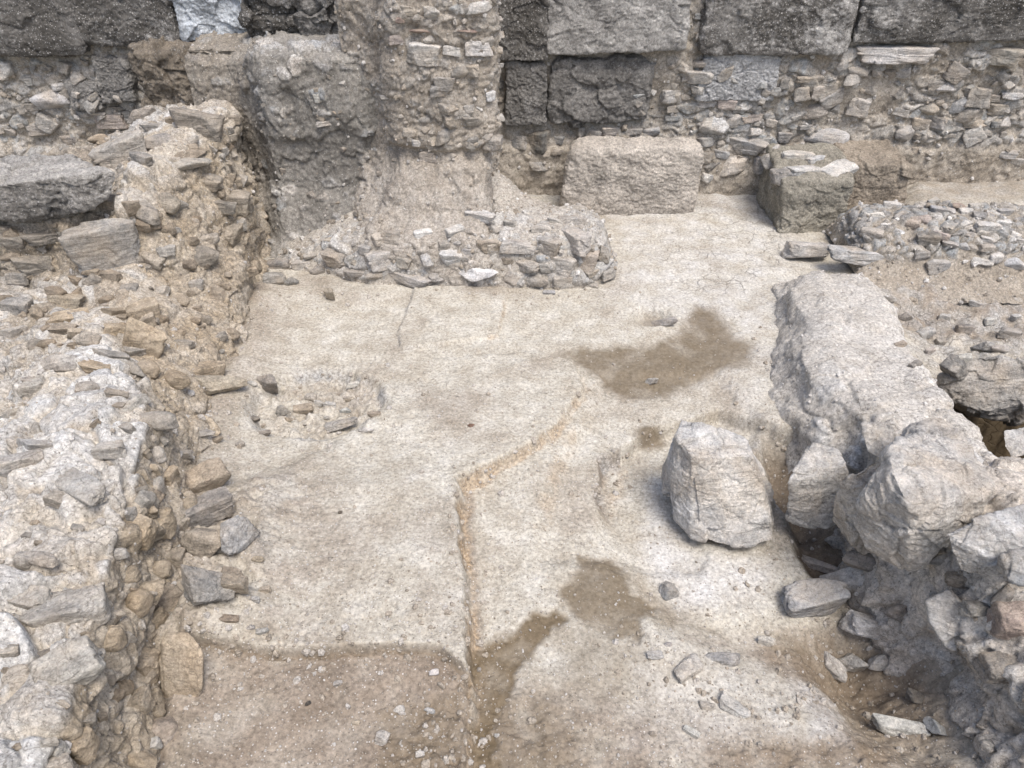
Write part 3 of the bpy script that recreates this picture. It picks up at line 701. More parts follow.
W_LEFT = loft('rubble_wall', secs, M_LEFT, d_left, step=0.0095, flip=False, base=(-2.2, 3.6, 0), nchips=2000, chip=(0.005, 0.03), ctone=(0.3, 0.8))
tag(W_LEFT, 'long thick rubble wall with a pale top and brown face along the left side', 'wall')

# pale wall on the right
R = [(6.15, 2.5, 3.0, 0.0, -0.05), (6.02, 2.42, 3.1, 0.22, -0.05), (5.8, 2.34, 3.1, 0.31, -0.05), (5.4, 2.22, 3.05, 0.35, -0.05), (5.0, 2.12, 2.97, 0.38, -0.1), (4.55, 2.0, 2.93, 0.41, -0.15),
     (4.2, 1.98, 2.9, 0.43, -0.3), (3.8, 2.1, 2.9, 0.44, -0.5), (3.4, 2.18, 2.9, 0.46, -0.6), (3.0, 2.3, 2.95, 0.46, -0.6), (2.6, 2.45, 3.0, 0.4, -0.6)]
def d_right(P, N):
    h1, s1, t1 = rubble(P, 0.22, (1, 1, 1.3), 0.5, 81)
    k = sstep(4.6, 3.7, P[:, 1]) * 0.8 + 0.15
    h = 0.05 * h1 * k + (0.03 + 0.05 * (1 - sstep(0.5, 0.85, N[:, 2]))) * fbm(P, 0.4, 4, seed=82) + 0.04 * facet(P, 0.3, 83, warp=0.08) * (0.15 + k) + 0.007 * facet(P, 0.06, 87) * patch(P, 0.4, 88) + 0.006 * fbm(P, 0.03, 3, seed=84)
    up = sstep(0.4, 0.8, N[:, 2])
    right = sstep(0.2, -0.1, P[:, 2]) * (P[:, 0] > 2.5)
    return h, {'stone': s1 * k, 'tone': t1, 'pale': (1 - right) * np.clip(0.75 + 0.4 * fbm(P, 0.4, 3, seed=85), 0, 1), 'warm': np.clip(0.8 * right, 0, 1), 'dark': 0.3 * right}
secs = []
for Y, xl, xr, zt, zr in R:
    xl += 0.10; tf = float(np.interp(Y, [3.6, 4.4], [0.4, 0.75]))
    zt *= 0.86
    secs.append([(xl - 0.34 * tf, Y, -0.2 - 0.5 * (Y < 4.3)), (xl - 0.2 * tf, Y, 0.02), (xl - 0.09 * tf, Y, zt * 0.38), (xl + 0.03 + 0.05 * math.sin(Y * 5.3) + 0.03 * math.sin(Y * 11), Y, zt * 0.84), (xl + 0.2, Y, zt + 0.02), ((xl + xr) / 2, Y, zt + 0.02 * math.sin(Y * 4)), (xr - 0.08, Y, zt), (xr + 0.03, Y, zt * 0.75), (xr + 0.10, Y, zr + 0.12), (xr + 0.16, Y, zr - 0.05 if zr > -0.2 else -1.9)])
W_RIGHT = loft('plastered_wall', secs, M_RIGHT, d_right, flip=False, nchips=900, chip=(0.004, 0.02), ctone=(0.55, 0.95))
tag(W_RIGHT, 'low pale wall with a smooth eroded top running along the right side', 'wall')

# bank of rock and earth in the near right corner
G_ = [(3.6, 2.25, 0.1), (3.4, 2.12, 0.3), (3.15, 2.04, 0.50), (2.8, 2.0, 0.62), (2.45, 2.1, 0.69), (2.1, 2.2, 0.76), (1.75, 2.24, 0.78), (1.3, 2.3, 0.8), (0.8, 2.4, 0.8)]
def d_mass(P, N):
    h1, s1, t1 = rubble(P, 0.2, (1, 1, 0.9), 0.5, 91, 0.8)
    z = P[:, 2]
    h = 0.05 * h1 + 0.06 * fbm(P, 0.35, 4, seed=92) + 0.05 * facet(P, 0.17, 93, (1, 1, 0.6)) + 0.013 * facet(P, 0.06, 95, (1, 1, 0.7)) * patch(P, 0.3, 96) + 0.01 * fbm(P, 0.03, 3, seed=94)
    hol = np.exp(-((P[:, 1] - 2.25) / 0.22) ** 2) * sstep(0.3, 0.1, z)
    h -= 0.10 * hol
    return h, {'stone': 0.6 * s1, 'tone': t1, 'warm': 0.4 * sstep(0.25, 0.0, z) + 0.1, 'pale': 0.4 * sstep(0.6, 0.75, z), 'dark': 0.0 * z}
secs = []
for Y, xt, zt in G_:
    secs.append([(xt - 0.06, Y, -0.75), (xt - 0.03, Y, -0.3), (xt, Y, -0.02), (xt + 0.06, Y, zt * 0.33), (xt + 0.15, Y, zt * 0.7), (xt + 0.28, Y, zt * 0.97), (xt + 0.55, Y, zt + 0.04), (xt + 1.0, Y, zt), (xt + 1.6, Y, zt - 0.35), (xt + 1.9, Y, -0.6)])
W_MASS = loft('rocky_bank', secs, M_MASS, d_mass, nchips=1300, chip=(0.004, 0.022), ctone=(0.2, 0.75))
tag(W_MASS, 'steep grey bank of cracked earth and boulders in the near right corner', 'earth bank', kind='structure')

# small rubble wall behind, right
def d_small(P, N):
    h1, s1, t1 = rubble(P, 0.13, (1, 1, 1.3), 0.8, 101, 0.5)
    k = sstep(0.1, 0.2, P[:, 2])
    h = 0.06 * h1 * k + 0.03 * fbm(P, 0.3, 3, seed=102) + 0.012 * fbm(P, 0.07, 3, seed=103)
    return h, {'stone': s1 * k, 'tone': t1, 'dark': 0.3 + 0 * h, 'warm': 0.4 * (1 - k)}
secs = []
for px, k in ((852, 0.1), (858, 0.6), (868, 0.95), (910, 1.0), (960, 1.05), (1010, 1.0), (1090, 1.0)):
    X = PX(px, 6.6, 0.3)
    secs.append([(X, 5.95, -0.08), (X, 6.22, 0.03), (X, 6.38, 0.2 * k), (X, 6.5, 0.32 * k), (X, 6.62, 0.36 * k), (X, 7.0, 0.36 * k), (X, 7.15, 0.2 * k), (X, 7.3, 0.0)])
W_SMALL = loft('boundary_wall', secs, M_BACK, d_small, nchips=500, chip=(0.008, 0.035))
tag(W_SMALL, 'small low wall of rounded stones on the right in front of the back wall', 'wall')

# ------------------------------------------------------------------ rocks
def radial(dirs, planes, p):
    n = np.array([a for a, _ in planes]); d = np.array([b for _, b in planes])
    c = dirs @ n.T
    r = np.where(c > 1e-3, d / np.maximum(c, 1e-3), 1e3)
    r = np.maximum(r, 1e-3)
    return (r ** -p).sum(1) ** (-1.0 / p)

def unit_rock(kind, seed, sub):
    g = np.random.default_rng(seed)
    V, T = ico(sub)
    pl = []
    if kind in 'bs':
        for ax in range(3):
            for sg in (-1, 1):
                n = np.zeros(3); n[ax] = sg
                n += g.normal(0, 0.10 if kind == 'b' else 0.16, 3); n /= np.linalg.norm(n)
                pl.append((n, 0.72 + g.uniform(-0.06, 0.08)))
        m, lo, hi, p = 8, 0.74, 1.0, 17
    elif kind == 'a':
        m, lo, hi, p = 12, 0.55, 0.92, 24
    else:
        m, lo, hi, p = 20, 0.72, 0.95, 12
    for _ in range(m):
        n = g.normal(size=3); n /= np.linalg.norm(n)
        pl.append((n, g.uniform(lo, hi)))
    V = V * radial(V, pl, p)[:, None]
    N = V / np.linalg.norm(V, axis=1, keepdims=True)
    a = {'b': 0.07, 's': 0.08, 'a': 0.08, 'r': 0.05}[kind]
    V = V + N * (a * fbm(V + seed, 0.7, 4, seed=seed) + (0.0 if kind == 'r' else 0.10) * facet(V + seed, 0.75, seed, crack=0.06) + 0.02 * facet(V + seed, 0.3, seed + 7, crack=0.1))[:, None]
    lo, hi = V.min(0), V.max(0)
    V = (V - (lo + hi) / 2) / (hi - lo)
    return V, T

LIB = {}
for kind in 'absr':
    for i in range(5):
        for sub, suf in ((5, 'lo'), (6, 'hi')):
            V, T = unit_rock(kind, 300 + ord(kind) * 10 + i, sub)
            LIB[kind, i, suf] = new_mesh('stone', V, T, M_STONE)

def hull_rock(name, pts, mat, seed=0, sub=7, p=30, amp=0.02, strata=0.012, fine=0.006, crust=None, parent=None, big=0.0):
    """a rock filling the convex hull of pts, with its own broken surface"""
    pts = np.asarray(pts, float)
    c = (pts.min(0) + pts.max(0)) / 2; hs = (pts.max(0) - pts.min(0)) / 2
    q = (pts - c) / hs
    bm = bmesh.new()
    for v in q: bm.verts.new(v)
    bmesh.ops.convex_hull(bm, input=bm.verts)
    bm.normal_update()
    cen = q.mean(0)
    planes = []
    for f in bm.faces:
        n = np.array(f.normal); d = float(n @ (np.array(f.verts[0].co) - cen))
        if d < 0: n, d = -n, -d
        if not any(n @ a > 0.995 and abs(d - b) < 0.03 for a, b in planes): planes.append((n, max(d, 0.03)))
    bm.free()
    V, T = ico(sub)
    V = (V * radial(V, planes, p)[:, None] + cen) * hs + c
    me = bpy.data.meshes.new('tmp')
    # normals from the triangles
    fn = np.cross(V[T[:, 1]] - V[T[:, 0]], V[T[:, 2]] - V[T[:, 0]])
    N = np.zeros_like(V)
    for k in range(3): np.add.at(N, T[:, k], fn)
    N /= np.linalg.norm(N, axis=1, keepdims=True) + 1e-12
    bpy.data.meshes.remove(me)
    W = V + seed * 3.7
    h = amp * fbm(W, 0.22, 4, seed=seed) + 1.5 * strata * facet(W, 0.26, seed + 3, (1, 1, 1.3), 0.12) + 0.45 * strata * facet(W, 0.08, seed + 9, (1, 1, 1.3), 0.15) * patch(W, 0.2, seed + 30) + fine * fbm(W, 0.03, 3, seed=seed + 6)
    if big: h = h + big * facet(W, 0.30, seed + 40, (1, 1, 1.2), 0.0, 0.04)
    at_ = {'dark': (crust(V, N) if crust else np.zeros(len(V)))}
    V = V + N * h[:, None]
    loc = (float(V[:, 0].mean()), float(V[:, 1].mean()), float(V[:, 2].min()))
    me = new_mesh(name, V, T, mat, at_, loc)
    o = link(name, me, parent, loc)
    return o

def block(name, px0, px1, d, z0, z1, depth, col, crust=0.0, seed=0, parent=None, skew=0.02, dz=0.0, **kw):
    zc = (z0 + z1) / 2
    x0, x1 = PX(px0, d, zc), PX(px1, d, zc)
    g = np.random.default_rng(seed)
    pts = [(x + g.normal(0, skew), y + g.normal(0, skew), z + g.normal(0, skew) + dz * (x == x1)) for x in (x0, x1) for y in (d, d + depth) for z in (z0, z1)]
    def cr(V, N): return np.clip(crust + 0.5 * crust * fbm(V, 0.5, 3, seed=seed + 50), 0, 1)
    o = hull_rock(name, pts, M_ASHLAR, seed, crust=cr, parent=parent, **kw)
    o.color = (*col, 1)
    return o

def zat(py, d): return float(at(512, py, d=d)[2])

TONE = {'w': (0.52, 0.505, 0.48), 'b': (0.37, 0.372, 0.375), 'g': (0.29, 0.28, 0.265), 't': (0.395, 0.345, 0.28), 'd': (0.17, 0.165, 0.155),
        'p': (0.38, 0.31, 0.275), 'y': (0.45, 0.395, 0.315), 'r': (0.24, 0.155, 0.12), 'v': (0.46, 0.46, 0.46), 'q': (0.60, 0.64, 0.68), 'k': (0.08, 0.075, 0.07)}

# ashlar blocks of the back wall
DB = 8.12
for i, (a, b, yb, yt, c, cr, kw) in enumerate((
    (500, 546.5, 61, -50, 'g', 0.85, {}), (549, 692, 55, -50, 'w', 0.5, {}), (706, 861, 55, -50, 'w', 0.95, {'p': 16}), (866, 1090, 43, -50, 'w', 0.95, {}),
    (-90, 66, 54, -60, 'g', 0.95, {'p': 16}), (63, 167, 47, -60, 'w', 0.95, {'p': 16}), (171, 246, 44, -40, 'q', 0.0, {'strata': 0.03}),
    (505, 547, 124, 64, 'g', 0.45, {'amp': 0.03}), (547, 652, 124, 58, 'g', 0.4, {'amp': 0.04, 'strata': 0.03, 'p': 14}), (704, 777, 98, 57, 'v', 0.0, {'amp': 0.01}),
    (96, 132, 106, 56, 'g', 0.3, {'p': 12}), (66, 100, 108, 84, 'g', 0.3, {'p': 12}))):
    dd = DB + (0.06 if yt > 0 else 0)
    block('stone_block', a, b, dd, zat(yb, dd), zat(yt, dd), 0.6, TONE[c], cr, 900 + i, W_BACK, **{'amp': 0.022, 'strata': 0.02, 'fine': 0.01, **kw})

# ruined heap on the ledge, left of the stub
for i, (a, b, yb, yt, dd) in enumerate(((244, 300, 44, -8, 7.75), (296, 352, 46, -12, 7.7), (345, 402, 44, -8, 7.6))):
    o = block('ledge_boulder', a, b, dd, zat(yb, dd), zat(yt, dd), 0.6, TONE['g'], 0.75, 930 + i, None, p=9, amp=0.06, strata=0.05)
    tag(o, ('rough dark boulder on the earth ledge beside the bluish white block', 'rough dark boulder in the middle of the three on the earth ledge', 'rough dark boulder on the earth ledge touching the tall wall stub')[i], 'boulder', 'boulders on the earth ledge')
dd = 7.7
o = block('earth_pillar', 140, 226, dd, 0.7, zat(56, dd), 0.6, (0.30, 0.255, 0.20), 0.45, 940, None, p=9, amp=0.07, strata=0.05)
tag(o, 'brown lump of earth and mortar behind the rear end of the left wall', 'earth block')

# fallen block
o = block('fallen_block', 567, 701, 7.66, -0.03, 0.73, 0.36, (0.56, 0.51, 0.45), 0.05, 3, None, p=8, amp=0.028, strata=0.008, fine=0.012, skew=0.012)
tag(o, 'large rectangular pinkish grey stone block lying on the floor against the back wall', 'stone block')

# block on the left wall with slab leaning at its end
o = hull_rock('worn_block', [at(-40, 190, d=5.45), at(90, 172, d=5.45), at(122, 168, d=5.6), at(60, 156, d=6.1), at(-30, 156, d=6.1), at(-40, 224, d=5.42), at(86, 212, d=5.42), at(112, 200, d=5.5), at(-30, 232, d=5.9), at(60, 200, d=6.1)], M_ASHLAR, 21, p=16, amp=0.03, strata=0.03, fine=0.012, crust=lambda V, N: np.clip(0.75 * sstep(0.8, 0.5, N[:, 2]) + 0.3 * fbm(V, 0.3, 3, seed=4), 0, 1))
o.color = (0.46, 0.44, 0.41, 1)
tag(o, 'big dark weathered block lying on the left wall with pitted front', 'stone block')

# upright stone on the floor
T_ = 0.50
o = hull_rock('upright_stone', [at(681, 419, z=T_), at(702, 422, z=T_ + 0.02), at(748, 441, z=T_ - 0.03), at(755, 456, z=T_ - 0.04), at(709, 458, z=T_ - 0.02), at(691, 456, z=T_ - 0.01), at(676, 437, z=T_),
     at(774, 541, z=-0.05), at(736, 549, z=-0.05), at(691, 538, z=-0.05), at(671, 520, z=-0.05), at(662, 470, z=-0.05), at(774, 500, z=-0.05)], M_STONE, 31, p=90, big=0.03, amp=0.006, strata=0.014, fine=0.005)
o.color = (0.63, 0.62, 0.60, 1)
tag(o, 'upright grey wedge shaped stone standing alone on the floor beside the right wall', 'stone')

# boulders in the right bank
def boulder(pts, col, label, seed, **kw):
    o = hull_rock('boulder', [at(x, y, z=z) for x, y, z in pts], M_STONE, seed, **{'p': 34, 'amp': 0.014, 'strata': 0.016, 'fine': 0.006, **kw})
    o.color = (*col, 1)
    return tag(o, label, 'boulder', 'boulders of the right bank')
boulder([(905, 427, 0.80), (938, 418, 0.82), (971, 438, 0.82), (982, 466, 0.85), (998, 485, 0.85), (990, 501, 0.80), (941, 534, 0.70), (924, 572, 0.45), (908, 578, 0.40), (864, 545, 0.42), (851, 526, 0.48), (859, 501, 0.68),
         (892, 471, 0.94), (889, 446, 0.90), (908, 507, 0.88), (916, 480, 0.2), (970, 480, 0.2)], (0.56, 0.54, 0.51), 'largest pale fractured boulder on top of the right bank', 41, big=0.03, p=60, strata=0.02)
boulder([(945, 534, 0.86), (976, 518, 0.93), (1040, 498, 0.95), (1055, 548, 0.9), (1001, 567, 0.80), (990, 580, 0.68), (962, 572, 0.68), (970, 545, 0.5), (1040, 545, 0.5)], (0.49, 0.49, 0.485), 'blue grey angular boulder at the right edge beside the largest boulder', 42, big=0.02, p=60)
boulder([(812, 441, 0.46), (838, 447, 0.46), (849, 470, 0.42), (796, 468, 0.42), (787, 482, 0.36), (789, 520, 0.02), (828, 532, 0.0), (852, 512, 0.12), (810, 500, -0.05)], (0.56, 0.545, 0.52), 'upright pale boulder above the brown hollow at the end of the pale wall', 43)
boulder([(846, 476, 0.54), (888, 452, 0.56), (904, 470, 0.54), (880, 502, 0.48), (852, 545, 0.22), (832, 520, 0.18), (866, 556, 0.12), (838, 490, 0.42), (880, 520, 0.1)], (0.53, 0.49, 0.43), 'tan boulder wedged between the upright boulder and the largest boulder', 44)
boulder([(862, 424, 0.58), (888, 424, 0.60), (895, 446, 0.56), (882, 462, 0.5), (866, 452, 0.5), (880, 440, 0.2)], (0.50, 0.48, 0.45), 'small pale boulder set in the end of the pale wall behind the tan one', 45, sub=6)
boulder([(1000, 555, 0.90), (1030, 548, 0.92), (1040, 580, 0.86), (1012, 584, 0.80), (1000, 572, 0.78), (1020, 570, 0.5)], (0.44, 0.45, 0.455), 'small bluish boulder tucked under the angular one at the right edge', 46, sub=6)

boulder([(936, 392, 0.02), (950, 362, 0.26), (998, 352, 0.30), (1040, 368, 0.22), (1036, 402, -0.02), (985, 414, -0.06), (950, 406, -0.3), (1020, 425, -0.4)], (0.38, 0.365, 0.34), 'broken grey boulder at the rim of the dark right pit', 47, big=0.05)
boulder([(1003, 430, -0.05), (1032, 424, -0.02), (1044, 452, -0.06), (1012, 458, -0.12), (1004, 446, -0.1), (1024, 448, -0.35)], (0.52, 0.515, 0.50), 'pale stone hanging over the dark pit at the right edge', 48, sub=6)

o = hull_rock('slab', [at(x, y, z=z) for x, y, z in ((164, 633, 0.40), (188, 628, 0.42), (203, 648, 0.38), (203, 688, 0.24), (190, 711, 0.10), (166, 704, 0.12), (160, 662, 0.32), (150, 668, 0.1), (188, 716, -0.05), (206, 690, -0.05), (160, 700, -0.05))], M_STONE, 49, p=16, amp=0.012, strata=0.006, fine=0.004)
o.color = (0.47, 0.40, 0.31, 1)
tag(o, 'tall smooth tan slab leaning on the foot of the left wall', 'slab')

# masonry pier and earth step by the back wall
o = hull_rock('masonry_pier', [(PX(787, 7.2, 0.3), 7.2, -0.05), (PX(852, 7.2, 0.3), 7.22, -0.05), (2.70, 8.1, -0.05), (3.5, 8.1, -0.05), (PX(782, 7.22, 0.55), 7.24, 0.55), (PX(857, 7.25, 0.55), 7.28, 0.52), (2.72, 8.1, 0.62), (3.5, 8.1, 0.6)], M_ASHLAR, 51, p=24, amp=0.035, strata=0.02, crust=lambda V, N: 0.12 + 0.1 * fbm(V, 0.4, 3, seed=5))
o.color = (0.36, 0.335, 0.28, 1)
PIER = tag(o, 'square stub of greenish earth and masonry capped with pale stones by the back wall', 'pier')
o = hull_rock('earth_step', [(PX(852, 7.55, 0.3), 7.55, -0.05), (PX(916, 7.55, 0.3), 7.55, -0.05), (3.45, 8.2, -0.05), (4.1, 8.2, -0.05), (PX(850, 7.58, 0.6), 7.58, 0.57), (PX(912, 7.58, 0.55), 7.58, 0.56), (3.45, 8.2, 0.62), (4.05, 8.2, 0.62)], M_ASHLAR, 52, p=22, amp=0.03, strata=0.02, crust=lambda V, N: 0.05 + 0 * V[:, 0])
o.color = (0.36, 0.31, 0.25, 1)
STEP = tag(o, 'square step of brown earth between the masonry stub and the back court', 'earth block')

# ------------------------------------------------------------------ stones read off the photograph and bedded in what lies there
bpy.context.view_layer.update()
DG = bpy.context.evaluated_depsgraph_get()
ROOTS = {o.name: o for o in (W_BACK, BANK, W_STUB, W_LOW, W_LEFT, W_RIGHT, W_MASS, W_SMALL, PIER, STEP)}
COUNT = {}
cnt = [0]
def hit(px, py):
    ok, loc, nrm, idx, ob, _ = S.ray_cast(DG, Vector((0, 0, H)), Vector(ray(px, py)).normalized())
    if not ok: return None
    while ob.parent is not None: ob = ob.parent
    return np.array(loc), np.array(nrm), ob

TWORD = {'w': 'whitish', 'b': 'bluish grey', 'g': 'grey', 't': 'tan', 'd': 'dark', 'p': 'pinkish', 'y': 'yellowish', 'r': 'reddish', 'v': 'pale grey', 'k': 'black'}
def chip_label(px, py, w, tone):
    size = 'tiny' if w < 8 else 'small' if w < 15 else 'mid sized'
    if px > 870: zone = 'lying on the rough ground behind the pale wall'
    elif py < 320: zone = 'lying on the floor near the low rubble wall' if px < 640 else 'lying on the far floor by the pale wall'
    elif 258 < px < 400 and py < 445: zone = 'lying in the round rubble pit'
    elif px < 300 and py < 665: zone = 'lying on the floor near the foot of the left wall'
    elif px < 520 and py > 655: zone = 'lying in the near brown trench'
    else: zone = 'lying on the open floor near the damp patches'
    return '%s %s stone %s' % (size, TWORD[tone], zone)

def stone(px, py, w, h, tone='g', rot=0.0, kind=None, k=0.9, sink=0.25, loose=None, proud=0.13, mute=0.0, name='stone', group=None, cat='stone'):
    i = cnt[0]; cnt[0] += 1
    g = np.random.default_rng(5000 + i)
    r = hit(px, py + (0.30 * h if loose else 0.1 * h))
    if r is None: return None
    p, n, ob = r
    D = p[1] * CP + (H - p[2]) * SP
    a = math.atan2(H - p[2], p[1])
    W = w * D / F; Hm = h * D / F
    hz = Hm / (math.cos(a) + k * math.sin(a)); dp = k * hz
    dp = max(dp, 0.45 * W) if not loose else dp
    kind = kind or g.choice(list('abbbrrsb'))
    me = LIB[kind, int(g.integers(5)), 'hi' if w * h > 500 else 'lo']
    is_loose = loose is not None or ob.name not in ROOTS
    if is_loose and not loose and (mute or ob.name != GROUND.name): return None
    lab = loose or chip_label(px, py, w, tone)
    if ob.name == GROUND.name or loose:
        c = at(px, py, d=p[1] + 0.1 * dp)
        c[2] = p[2] + hz * (0.5 - sink)
        c[0] = PX(px, c[1], c[2])
    else:
        v = ray(px, py); v /= np.linalg.norm(v)
        q = hit(px, py)
        p = q[0] if q else p
        c = p + v * dp * proud
    parent = None if is_loose else ROOTS[ob.name]
    o = link('stone' if parent is not None else name, me, parent, tuple(c))
    if parent is not None: COUNT.setdefault(parent.name, []).append((w * h, o))
    o.rotation_euler = Euler((g.normal(0, 0.10), math.radians(rot) + g.normal(0, 0.03), g.normal(0, 0.35)))
    o.scale = (W * 1.06, dp, hz * 1.06)
    cc = np.array(TONE[tone]) * g.uniform(0.88, 1.12) * (1 + g.normal(0, 0.008, 3))
    if ob.name == W_LEFT.name and parent is not None: wl = 0.75 if tone in 'ty' and p[1] < 4.9 else 0.5
    if ob.name == W_LEFT.name and parent is not None: cc = cc * (1 - wl) + wl * np.array((0.29, 0.26, 0.215) if p[1] > 4.9 else (0.40, 0.325, 0.23) if tone in 'ty' else (0.48, 0.45, 0.40))
    if parent in (W_BACK, W_STUB, PIER, W_SMALL): cc = np.minimum((0.55 * cc + 0.45 * cc.mean()) * 1.25, 0.68)
    if parent == W_LOW: cc = 0.5 * cc + 0.5 * np.array((0.47, 0.44, 0.395))
    cc = cc * (1 - mute) + mute * np.array((0.35, 0.32, 0.275))
    o.color = (*cc, 1)
    if parent is None:
        tag(o, lab, cat, group or ('loose chips in the dirt' if not loose else None))
    return o

def many(txt, **kw):
    for ln in txt.split(';'):
        f = ln.split()
        if not f: continue
        stone(float(f[0]), float(f[1]), float(f[2]), float(f[3]), f[4] if len(f) > 4 else 'g', float(f[5]) if len(f) > 5 else 0.0, f[6] if len(f) > 6 else None, **kw)

# back wall, right part
many('''700 16 12 8 w;694 40 10 9 b;700 64 23 9 g;698 72 17 10 t;695 83 13 10 b;683 68 12 14 b;670 96 19 15 b;685 97 12 8 b;696 93 9 9 w;706 103 20 9 b;727 104 19 12 p;746 105 16 14 v;754 105 9 13 v;
765 103 9 13 v;672 109 13 9 b;672 118 15 7 g;711 124 34 24 v;735 128 26 16 w -10;751 118 22 9 p;744 143 46 17 b 6;736 164 35 26 w;721 154 16 12 b;706 142 18 14 b;705 157 16 14 g;710 167 16 14 d;761 164 16 22 v;
638 96 12 6 b;638 104 10 8 w;640 113 10 8 w;653 92 8 8 g;568 126 10 9 w;558 140 14 10 b;519 142 18 18 g;539 141 24 28 d;545 165 32 15 g;556 152 14 10 b;579 131 14 12 g;595 134 16 10 b;610 131 18 10 b;
632 131 20 8 g;651 131 18 10 b;706 178 12 14 w 20;892 52 76 20 w -3 b;862 61 22 13 d;863 74 14 11 w;875 75 13 11 w;889 73 11 11 w;902 72 17 14 w;998 55 44 20 t 0 b;808 78 28 9 t;800 92 16 14 g;
816 91 11 17 t;833 93 14 11 g;784 83 10 14 g;811 112 30 21 t;837 108 13 11 t;792 126 14 6 t;805 127 14 7 g;755 132 15 12 w;784 137 14 13 g;935 85 17 12 g;954 85 12 16 g;924 107 27 16 t;920 123 17 13 t;
938 123 17 15 g;957 123 13 12 g;956 105 26 22 b;968 109 10 15 g;979 100 15 12 g;993 98 14 9 b;1012 96 20 10 w;998 109 24 16 t;1012 110 7 10 w;1020 113 10 16 t;979 122 32 17 t;1004 123 17 14 b;919 136 12 7 w;
931 136 14 7 g;948 136 14 7 w;971 135 12 10 g;986 134 12 10 b;1006 154 20 10 b;1017 161 14 10 b;916 150 10 8 w;930 153 12 6 w;1009 85 12 9 g;1017 72 12 9 g;953 64 12 7 t;775 92 10 12 g''')
stone(825, 139, 44, 27, 'v', kind='r')
# back wall, left part
many('''52 100 36 24 v;61 86 16 9 w;23 110 10 10 w;29 100 8 4 w;113 121 29 19 p;96 112 18 10 w;81 112 18 8 g;117 108 15 6 b;130 113 14 8 b;98 139 18 12 w;82 134 12 9 b;111 134 12 6 w;126 135 14 7 w;142 115 28 18 g;
70 140 16 12 g;40 130 20 14 g;137 100 12 9 w;4 68 18 22 w''')
many('158 46 12 3 r;185 46 50 3 r -4')
# pier cap
many('797 157 32 15 w;803 171 36 14 w 8;837 172 42 22 w;770 161 22 18 g;780 177 18 26 g;815 160 20 10 v', k=1.4)
# stub
many('''396 40 16 11 p;479 49 28 18 w;467 31 20 3 r;416 143 9 10 w;325 123 20 6 w;450 156 14 12 t;448 172 8 8 t;429 156 18 14 t;399 20 12 8 r;478 8 28 14 w;422 31 26 5 r 6;490 96 10 12 w;470 70 24 14 t;440 90 22 14 g;
499 20 8 8 t;500 35 9 9 w;499 50 8 10 t;500 66 8 8 w;500 84 9 10 t;499 100 8 8 t;500 118 9 10 w;500 136 8 9 t;499 150 8 8 t;385 97 10 5 w;343 83 8 5 w;318 97 9 12 w''')
stone(426, 53, 30, 25, 'w', kind='b')
# low wall
many('''481 216 30 12 w;423 235 18 14 w;392 237 18 18 g;379 240 14 16 t;399 252 10 9 w;351 259 10 10 w;334 259 22 24 b;301 266 18 14 w;310 256 14 6 w;382 259 32 26 b;431 259 20 20 b;452 257 24 24 w;468 252 11 11 b;
489 246 26 22 t;474 272 46 17 v;410 278 46 14 v;356 273 24 10 b;274 281 22 20 g;278 266 24 14 g;330 240 12 8 t;519 247 40 24 v;551 247 20 26 b;541 230 22 13 w;554 221 13 9 w;577 241 34 28 w;562 265 28 26 w;587 262 22 32 v;
607 274 17 15 g;512 278 20 18 g;525 265 32 16 g;567 281 30 17 w;510 225 13 15 g;572 221 28 13 w;493 247 16 16 w;604 256 11 24 d;535 281 28 15 g;494 230 14 11 g;455 231 20 12 w;440 277 22 12 g;505 262 16 14 t;375 275 18 14 g;
405 262 16 12 g;545 268 14 14 b;592 285 14 10 w;290 283 16 12 g;318 272 16 14 g;365 250 14 12 g;530 222 14 10 w;470 232 18 12 t''')
# small wall
many('''874 216 20 10 w;872 233 24 12 t;885 226 9 8 w;901 215 20 10 g;901 232 16 11 w;912 224 15 17 p;924 220 13 14 p;942 211 24 12 b;928 239 22 16 d;941 236 16 12 p;956 235 12 9 g;950 244 16 7 g;965 224 18 10 w;950 227 26 10 g;
965 213 14 12 w;987 228 24 14 w;983 217 20 10 g;1002 225 18 14 w;1019 221 12 12 g;987 240 13 10 w;1001 239 10 8 g;987 248 14 10 t;1013 235 14 10 w;982 262 22 12 w;995 258 12 14 w;1012 263 26 16 v;937 266 26 18 g;922 254 18 10 g;
963 246 14 10 b;933 202 14 10 g;946 204 12 7 b;960 206 14 6 r;971 235 12 8 g;1020 241 10 7 w;892 205 16 8 w;915 208 14 8 w;1005 212 16 8 g;976 206 14 7 w''')
